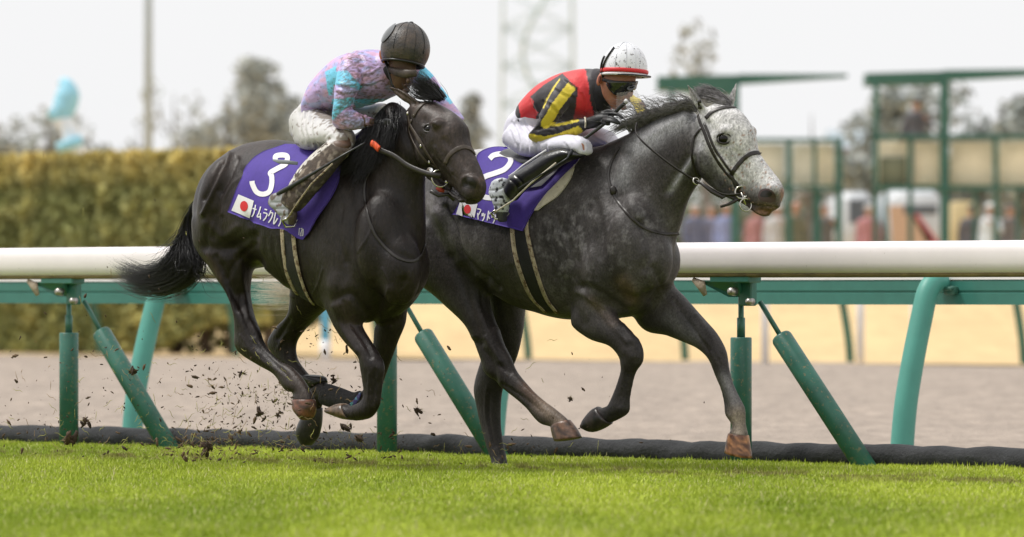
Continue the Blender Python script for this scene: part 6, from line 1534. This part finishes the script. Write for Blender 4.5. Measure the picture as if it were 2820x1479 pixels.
# stirrup leather and iron
V, F = tube([PG.P(*px('D5', x, y), la) for x, y, la in ((1500, 330, -.33), (1180, 590, -.365), (1000, 760, -.375), (930, 830, -.38), (720, 965, -.385), (680, 1010, -.38))], .0042, 8); mk('stirrup_strap', V, F, 'cream_pad', grey)
V, F = tube([PG.P(*px('D5', x, y), la) for x, y, la in ((700, 960, -.385), (640, 1000, -.38), (690, 1070, -.38), (800, 1090, -.33), (880, 1010, -.30), (800, 940, -.31))], .006, 8); mk('stirrup', V, F, 'steel', grey)

# ---------------------------------------------------------------- rider of the dark horse
J1 = {
 'hips': ('C2', 0, [(160, 980, 300, 1230, .12), (185, 870, 420, 1120, .15), (240, 780, 480, 1030, .15)]),
 'torso': ('C2', 0, [(262, 850, 470, 1040, .15), (262, 740, 500, 980, .155), (330, 600, 600, 940, .155), (440, 475, 740, 900, .16), (560, 395, 860, 860, .175), (690, 355, 960, 790, .18), (810, 350, 1010, 680, .14), (880, 380, 1020, 600, .09)]),
 'neck': ('C2', 0, [(830, 380, 980, 640, .08), (900, 400, 1020, 620, .066), (980, 420, 1080, 600, .06)]),
 'rarm': ('C2', 0, [(530, 430, 740, 480, .064, -.13), (482, 560, 712, 590, .062, -.17), (458, 690, 682, 700, .058, -.20), (446, 810, 640, 800, .054, -.215), (444, 930, 606, 880, .052, -.22), (462, 1060, 590, 880, .050, -.215), (560, 1092, 625, 915, .047, -.20),
    (680, 1080, 700, 945, .043, -.17), (780, 1058, 790, 975, .036, -.13), (850, 1050, 845, 990, .03, -.10)]),
 'larm': ('C2', 0, [(1040, 640, 1130, 430, .06, .12), (1180, 730, 1282, 560, .056, .20), (1290, 810, 1395, 700, .05, .22), (1400, 940, 1520, 860, .045, .20), (1480, 1030, 1600, 965, .04, .16)]),
 'rthigh': ('C2', 0, [(250, 860, 140, 1120, .10, -.07), (350, 920, 175, 1260, .098, -.10), (450, 980, 280, 1270, .09, -.14), (560, 1040, 400, 1230, .075, -.17), (610, 1110, 490, 1240, .06, -.185), (610, 1180, 540, 1260, .045, -.185)]),
 'lthigh': ('C2', 0, [(350, 800, 330, 1060, .09, .10), (560, 840, 560, 1060, .085, .17), (760, 860, 740, 1040, .075, .2), (890, 845, 870, 980, .05, .2)]),
 'lshin': ('C2', 0, [(880, 870, 840, 970, .05, .21), (760, 1060, 740, 1160, .05, .24), (500, 1200, 500, 1300, .045, .26)]),
 'rshin': ('G1', 0, [(985, 85, 1095, 160, .052, -0.215), (865, 178, 1035, 245, .053, -0.255), (785, 262, 955, 345, .05, -0.295), (735, 340, 880, 430, .046, -0.325), (700, 405, 810, 510, .042, -0.340), (665, 455, 775, 545, .037, -0.345)]),
 'rfoot': ('G1', 0, [(592, 462, 720, 440, .034, -0.345), (585, 500, 745, 500, .037, -0.345), (625, 540, 760, 555, .037, -0.345), (660, 580, 755, 600, .033, -0.345), (690, 610, 750, 625, .028, -0.345)]),
 'head': ('C2', 0, [(1190, 380, 930, 380, .07), (1200, 500, 920, 480, .074), (1190, 590, 915, 570, .07), (1160, 670, 930, 650, .062), (1120, 740, 960, 720, .05), (1090, 780, 990, 775, .035)]),
 'palm': ('C2', 0, [(840, 1050, 835, 985, .03, -.10), (900, 1060, 900, 985, .034, -.10), (950, 1060, 955, 1000, .03, -.10)]),
}
rider1 = thing('person', 'jockey in dark muddy helmet and lavender and blue silks on the dark horse', 'jockey', PB.P(880, 700, 0))
mb = jparts(PB, J1, ['hips', 'torso', 'neck', 'rarm', 'larm', 'rthigh', 'lthigh', 'lshin', 'rshin', 'rfoot', 'head'], .86)
mb.add(*ellipsoid(PB.P(*px('C2', 1110, 650), -.075), (.013, .016, .018))); mb.add(*ellipsoid(PB.P(*px('C2', 1090, 740), -.045), (.02, .016, .014)))
mb.add(*ellipsoid(PB.P(*px('C2', 1095, 690), -.062), (.02, .014, .006)))
B1 = Skin(mb, .0055, 4, PB); C = fcol(B1, [.10, .055, .035]); C = paint(B1, C, 'C2', [(960, 560), (980, 700)], 60, [.17, .095, .05], .8); B1.build('body', 'skin', rider1, C)
V, F = ellipsoid(PB.P(*px('C2', 878, 440), -.078), (.013, .012, .033), 14, 10, Matrix.Rotation(-.3, 3, 'Y')); mk('ear', V, F, 'skin', rider1, colors=np.tile([.42, .13, .06], (len(V), 1)))
# silks
S1k = Skin(jparts(PB, J1, ['torso', 'rarm', 'larm'], 1.0), .0062, 5, PB)
wr = [[(560, 440), (640, 470), (700, 540)], [(600, 400), (690, 450), (740, 540)], [(480, 700), (560, 715), (640, 700)], [(470, 760), (560, 780), (630, 760)], [(480, 900), (540, 910), (600, 890)], [(700, 620), (780, 600), (840, 560)], [(690, 700), (780, 700), (860, 660)],
      [(560, 950), (570, 1020), (560, 1080)], [(640, 950), (660, 1010), (660, 1070)], [(710, 960), (730, 1010), (730, 1060)], [(300, 760), (330, 850), (400, 930)], [(280, 700), (300, 780)], [(660, 860), (760, 880), (860, 840)], [(560, 560), (600, 640), (640, 660)]]
wrinkles(S1k, 'C2', wr, 13, -.005); wrinkles(S1k, 'C2', [[(p[0] + 8, p[1] - 24) for p in L] for L in wr], 13, .005); S1k.upd(); S1k.noise(14, .004); S1k.upd()
LV, BL = [.50, .37, .66], [.16, .56, .80]
C = fcol(S1k, LV); Q = S1k.Q; la = PB.lat(S1k.V)
ARM = inpoly(Q, pts('C2', [(470, 560), (540, 400), (700, 400), (740, 520), (700, 720), (640, 800), (620, 900), (860, 980), (860, 1060), (560, 1110), (430, 1050), (430, 800)])) & (la < -.10)
def f1(poly, col, arm):
    m = inpoly(Q, pts('C2', poly)) & (ARM if arm else ~ARM); C[m] = col
f1([(440, 570), (560, 560), (700, 700), (680, 740), (560, 690), (450, 690)], BL, True); f1([(420, 810), (660, 800), (640, 850), (560, 890), (460, 980), (430, 1000)], BL, True)
f1([(370, 570), (470, 520), (480, 780), (400, 780)], BL, False); f1([(620, 810), (980, 810), (960, 850), (820, 910), (640, 900)], BL, False)
f1([(1230, 500), (1340, 600), (1250, 680), (1180, 640)], BL, False); f1([(1400, 700), (1530, 830), (1480, 860), (1370, 750)], BL, False)
nn = np.array([noise.noise(Vector(tuple(v * 85))) + .6 * noise.noise(Vector(tuple(v * 170))) for v in S1k.V])
dm = np.zeros(len(C))
for L, w, a in (([(640, 480), (620, 620), (560, 780), (540, 960), (760, 1020)], 120, .62), ([(780, 560), (760, 760), (860, 820)], 110, .45), ([(900, 700)], 110, .4), ([(430, 900)], 70, .35), ([(1250, 650), (1320, 720)], 40, .4)):
    dm = np.maximum(dm, a * np.exp(-(segdist(Q, pts('C2', L)) / (w * .3108)) ** 2) if len(L) > 1 else a * np.exp(-(np.linalg.norm(Q - np.array(px('C2', *L[0])), axis=1) / (w * .3108)) ** 2))
n3 = np.array([noise.noise(Vector((v[0] * 16, v[1] * 16, v[2] * 34))) for v in S1k.V]); n4 = np.array([noise.noise(Vector((v[0] * 20 + 9, v[1] * 20, v[2] * 40))) for v in S1k.V])
lav = (C[:, 0] > .3); C[lav] = C[lav] + (np.array([.62, .36, .50]) - C[lav]) * np.clip(n3[lav] * 2.2, 0, .8)[:, None]; C[lav] = C[lav] + (np.array([.34, .42, .74]) - C[lav]) * np.clip(n4[lav] * 2.0, 0, .7)[:, None]
nn = np.array([noise.noise(Vector((v[0] * 60, v[1] * 60, v[2] * 130))) + .5 * noise.noise(Vector(tuple(v * 170))) for v in S1k.V])
f = np.clip((nn + dm * 1.2 - .42) * 3, 0, 1)[:, None] * .70; C = C + (np.array([.12, .080, .065]) - C) * f
S1k.build('silk_jacket', 'silk_muddy', rider1, C)
nk = Skin(jparts(PB, {'n': ('C2', 0, [(830, 380, 990, 680, .09), (900, 400, 1030, 660, .078), (960, 440, 1060, 640, .07)])}, ['n'], 1.0), .007, 3, PB); nk.build('neck_warmer', 'gaiter', rider1)
J1['knee'] = ('G1', 0, [(1000, 70, 1105, 140, .054, -.195), (955, 105, 1080, 195, .054, -.225), (900, 150, 1045, 235, .050, -.24)])
BR = Skin(jparts(PB, J1, ['hips', 'rthigh', 'lthigh', 'knee'], 1.0), .0065, 5, PB)
wr = [[(160, 930), (150, 1060), (190, 1200)], [(210, 930), (190, 1080), (250, 1230)], [(260, 950), (250, 1100), (300, 1240)], [(370, 1150), (420, 1110), (520, 1090)], [(480, 1060), (560, 1120), (590, 1180)], [(170, 1000), (240, 960)], [(430, 1040), (470, 1130)]]
wrinkles(BR, 'C2', wr, 12, -.005); wrinkles(BR, 'C2', [[(p[0] + 24, p[1] - 6) for p in L] for L in wr], 12, .005); BR.upd(); BR.noise(13, .004); BR.upd()
C = fcol(BR, [.54, .53, .53]); nn = np.array([noise.noise(Vector(tuple(v * 45))) + .6 * noise.noise(Vector(tuple(v * 100))) for v in BR.V])
dm = .6 * np.exp(-(segdist(BR.Q, pts('C2', [(330, 930), (450, 990), (560, 1080), (600, 1180)])) / 22) ** 2) + .5 * np.exp(-(segdist(BR.Q, pts('C2', [(560, 1180), (470, 1240)])) / 18) ** 2)
f = np.clip((nn + dm * 1.6 - .38) * 4, 0, 1)[:, None] * .8; C = C + (np.array([.15, .11, .08]) - C) * f; BR.build('breeches', 'breeches', rider1, C)
BT = Skin(jparts(PB, {'b': ('G1', 0, [(955, 105, 1080, 195, .056, -.225)] + J1['rshin'][2][1:])}, ['b'], 1.04), .005, 3, PB); wrinkles(BT, 'G1', [[(700, 400), (760, 440), (790, 490)], [(740, 340), (800, 400), (850, 430)]], 9, -.004); BT.upd()
C = fcol(BT, [.07, .05, .038]); nn = np.array([noise.noise(Vector(tuple(v * 40))) for v in BT.V]); C = C + (np.array([.30, .25, .20]) - C) * np.clip((nn - .05) * 3, 0, 1)[:, None] * .7
m = segdist(BT.Q, pts('G1', [(955, 120), (865, 190), (790, 262), (740, 330), (715, 380)])) < 7; C[m & (nn > -.2)] = [.55, .52, .48]
low = inpoly(BT.Q, pts('G1', [(760, 420), (1100, 150), (1120, 250), (820, 560), (740, 560)])); C[low] = C[low] * .45
BT.build('boot', 'boot_mud', rider1, C)
B2 = Skin(jparts(PB, J1, ['lshin'], 1.04), .007, 3, PB); B2.build('boot', 'boot_black', rider1)
FT = Skin(jparts(PB, J1, ['rfoot'], 1.05), .005, 3, PB); wrinkles(FT, 'G1', [[(600, 490), (660, 490), (720, 470)], [(620, 530), (700, 530)], [(650, 570), (730, 570)]], 7, -.004); FT.upd()
C = fcol(FT, [.30, .31, .33]); nn = np.array([noise.noise(Vector(tuple(v * 40))) for v in FT.V]); C[nn > .2] = [.12, .09, .07]; C[FT.Q[:, 0] > px('G1', 705, 0)[0]] = [.07, .05, .04]; FT.build('riding_shoe', 'shoe_white', rider1, C)
g = jparts(PB, J1, ['palm'], 1.02)
def bpnt(L): return [PB.P(*px('C2', x, y), la) for x, y, la in L]
for k in range(4): finger(g, bpnt([(900 + 12 * k, 1000 + 16 * k, -.12), (950 + 10 * k, 1005 + 16 * k, -.13), (975 + 8 * k, 1040 + 14 * k, -.12), (940 + 8 * k, 1065 + 12 * k, -.10)]))
finger(g, bpnt([(880, 1000, -.09), (940, 980, -.085), (985, 1000, -.09)]), (.011, .010, .008))
GL = Skin(g, .0045, 2, PB); GL.build('glove', 'glove', rider1)
g = MB(); g.add(*loft(PB, 'C2', [(1490, 1040, 1590, 990, .034, .15), (1480, 1110, 1560, 1110, .034, .12)], n=18))
for k in range(4): finger(g, bpnt([(1470 + 22 * k, 1090, .10), (1460 + 22 * k, 1130, .09), (1480 + 22 * k, 1150, .10)]), (.009, .009, .008))
finger(g, bpnt([(1480, 1060, .10), (1440, 1090, .09), (1440, 1120, .09)]), (.010, .010, .008))
GL = Skin(g, .0045, 2, PB); GL.build('glove', 'glove', rider1)
hc = PB.P(*px('C2', 1082, 372), -.005)
ho, HP, HM, th1 = dome(hc, .120, .135, .131, (R(9), R(-6)), -.55, 'helmet_black', 'helmet', rider1)
hring(HP, th1 - .01, 0, 2 * math.pi, .006, 'helmet_trim', 'helmet_rim', ho)
for ph in (R(-92), R(-118), R(-66), R(-40)):
    L = [HP(t, ph, .001) for t in np.linspace(.1, 1.75, 20)]; V, F = tube(L, .0013, 6, True, .5); mk('seam', V, F, 'helmet_trim', ho)
# goggles pushed up on the left side of the helmet: a smoky panel
mat('goggle_grey', (.09, .095, .10), .16, coat=.6)
V = []; F = []; n1, n2 = 10, 14
for j in range(n2 + 1):
    t = .62 + (1.50 - .62) * j / n2
    for i in range(n1 + 1):
        wv = math.sin(math.pi * (j + .6) / (n2 + 1.2)) ** .6; ph = R(-158) + R(26) * (i / n1 - .5) * 2 * wv; V.append(HP(t, ph, .005 + .003 * math.sin(math.pi * i / n1)))
for j in range(n2):
    for i in range(n1): a = j * (n1 + 1) + i; F.append((a, a + 1, a + n1 + 2, a + n1 + 1))
mk('goggles', V, F, 'goggle_grey', ho)
V, F = ellipsoid(HP(.06, 0, .002), (.012, .012, .006), 12, 6); mk('button', V, F, 'helmet_trim', ho)
# chin strap
V, F = tube([PB.P(*px('C2', x, y), la) for x, y, la in ((905, 470, -.08), (930, 560, -.082), (960, 680, -.07), (1010, 760, -.05))], .006, 8, flat=.5); mk('chin_strap', V, F, 'helmet_trim', ho)
# dark glasses line across the muddy face
V, F = tube([PB.P(*px('C2', x, y), la) for x, y, la in ((925, 545, -.075), (1000, 575, -.085), (1080, 590, -.088), (1180, 585, -.075))], [.012, .02, .022, .016], 12, flat=.5); mk('goggles', V, F, 'leather_mud', rider1)
P = [PB.P(*px('G1', 1185, 118), -.20), PB.P(*px('G1', 1050, 195), -.29), PB.P(*px('G1', 900, 285), -.345), PB.P(*px('G1', 760, 370), -.375), PB.P(*px('G1', 640, 438), -.395)]
L = catmull([tuple(p) for p in P], 6); rr = np.interp(np.linspace(0, 1, len(L)), [0, .45, .7, .97, 1], [.0045, .006, .0095, .0115, .009])
wh = MB(); wh.tube([Vector(p) for p in L], list(rr), 10); wo = wh.build('riding_whip', 'whip', None, origin=tuple(L[0]))
tag(wo, 'dark grey riding whip lying along the muddy boot of the lavender jockey', 'whip')
V, F = tube([PB.P(*px('G1', x, y), la) for x, y, la in ((980, 250, -.34), (850, 375, -.37), (780, 470, -.385), (700, 592, -.39))], .0045, 8); mk('stirrup_strap', V, F, 'girth_edge', dark)
V, F = tube([PB.P(*px('G1', x, y), la) for x, y, la in ((700, 590, -.39), (668, 600, -.385), (690, 640, -.37), (740, 640, -.33), (765, 600, -.31))], .006, 8); mk('stirrup', V, F, 'steel', dark)
mat('grey_flap', (.20, .22, .24), .6, var=.1)
V, F = tube([PB.P(*px('G1', x, y), la) for x, y, la in ((765, 248, -.29), (700, 240, -.315), (650, 237, -.325), (612, 226, -.32))], [.008, .010, .010, .004], 8, flat=.35); mk('strap_end', V, F, 'grey_flap', dark)
# ================================================================== TURF THROWN UP BY THE HOOVES
mat('clod', (.05, .032, .02), .9, attr=True, var=.4, vscale=120)
rg = np.random.default_rng(99)
def clod(c, r, n=7, m=5, rgx=rg):
    V, F = ellipsoid(c, (1, 1, 1), n, m); V = [Vector(c) + (v - Vector(c)) * r * (.55 + .8 * rgx.random()) for v in V]
    sx_, a = .5 + rgx.random(), rgx.random() * 3.1; M = Matrix.Rotation(a, 3, 'Y'); out = []
    for v in V: d = v - Vector(c); d = Vector((d.x * (1 + sx_), d.y, d.z * .7)); out.append(Vector(c) + M @ d)
    return out, F
mb = MB(); CC = []
ZN = [((520, 1060), (40, 70), 150), ((500, 1125), (80, 24), 330), ((690, 1030), (85, 70), 430), ((640, 950), (150, 60), 170), ((820, 860), (70, 60), 60), ((250, 980), (180, 90), 190), ((120, 1100), (120, 45), 120),
      ((300, 800), (240, 130), 50), ((880, 1110), (90, 30), 90), ((1080, 1000), (50, 60), 26), ((1400, 1000), (100, 80), 26), ((1250, 1130), (130, 25), 30), ((60, 650), (200, 120), 14), ((700, 1130), (330, 22), 220)]
for (c, s_, n) in ZN:
    for k in range(n):
        x, y = c[0] + rg.normal() * s_[0], c[1] + rg.normal() * s_[1]
        if y > 1150 + (x / 2576) * 55: continue
        D = 29.6 + rg.normal() * .55; p = at(x * K, y * K, D)
        if p.z < .015: p.z = .015 + rg.random() * .03
        u = rg.random(); nv0 = len(mb.V)
        if u < .60:
            V, F = clod(p, .0014 + .0040 * rg.random() ** 3.5); mb.add(V, F); col = np.array([.060, .038, .024]) * (.6 + 1.2 * rg.random())
        elif u < .72:
            V, F = clod(p, .004 + .006 * rg.random() ** 2); mb.add(V, F); col = np.array([.10, .062, .034]) * (.6 + .8 * rg.random())
        else:
            a = rg.random() * 6.28; L = .010 + .022 * rg.random(); q = [p + Vector((math.cos(a) * L * t, rg.normal() * .004, math.sin(a) * L * t + .006 * math.sin(t * 3))) for t in (-1, -.3, .4, 1)]
            V, F = tube(q, [.0006, .0013, .0012, .0004], 4); mb.add(V, F); col = np.array([.36, .34, .10] if rg.random() < .6 else [.30, .20, .10]) * (.6 + .7 * rg.random())
        CC += [col] * (len(mb.V) - nv0)
o = mk('flying_dirt', mb.V, mb.F, 'clod', None, colors=np.array(CC)); tag(o, 'spray of soil crumbs and torn grass blades flying behind the hooves', 'dirt', kind='stuff')
BIG = [(172, 1108, .034, 'large brown clod with grass in front of the left green post'), (215, 1060, .024, 'brown clod between the left post and its slanting stay'), (330, 935, .022, 'brown clod over the left slanting stay'), (655, 1045, .024, 'dark clod flying left of the rear hooves'),
       (702, 1040, .014, 'small dark clod just left of the near hind hoof'), (610, 940, .016, 'clod beneath the hock of the dark horse'), (1055, 1032, .018, 'clod with roots flying right of the middle green post'), (1435, 1002, .012, 'small black clod below the grey horse between its legs'),
       (905, 1105, .024, 'flat clod below the forehoof of the dark horse'), (870, 1075, .022, 'clod just below the bandaged foreleg'), (840, 955, .020, 'clod above the raised far forehoof'), (520, 1130, .030, 'torn turf clod skimming the grass left of centre')]
for x, y, r_, lab in BIG:
    rgx = np.random.default_rng(int(x)); p = at(x * K, y * K, 29.2 + rgx.normal() * .3); m_ = MB(); Cc = []
    for k in range(5):
        V, F = clod(p + Vector([float(v_) for v_ in rgx.normal(size=3)]) * r_ * .42, r_ * (.32 + .25 * rgx.random()), 9, 7, rgx); m_.add(V, F); Cc += [np.array([.05, .030, .018]) * (.5 + 1.1 * rgx.random())] * len(V)
    for k in range(12):
        a = rgx.random() * 6.28; L = r_ * (.8 + 1.2 * rgx.random()); q = [p + Vector((math.cos(a) * L * t, rgx.normal() * r_ * .2, math.sin(a) * L * t)) for t in (0, .5, 1)]
        V, F = tube(q, [.0012, .001, .0003], 4); m_.add(V, F); Cc += [np.array([.26, .21, .08]) * (.6 + .6 * rgx.random())] * len(V)
    o = mk('turf_clod', m_.V, m_.F, 'clod', None, colors=np.array(Cc), origin=tuple(p)); tag(o, lab, 'clod', 'turf clods thrown up by the hooves')
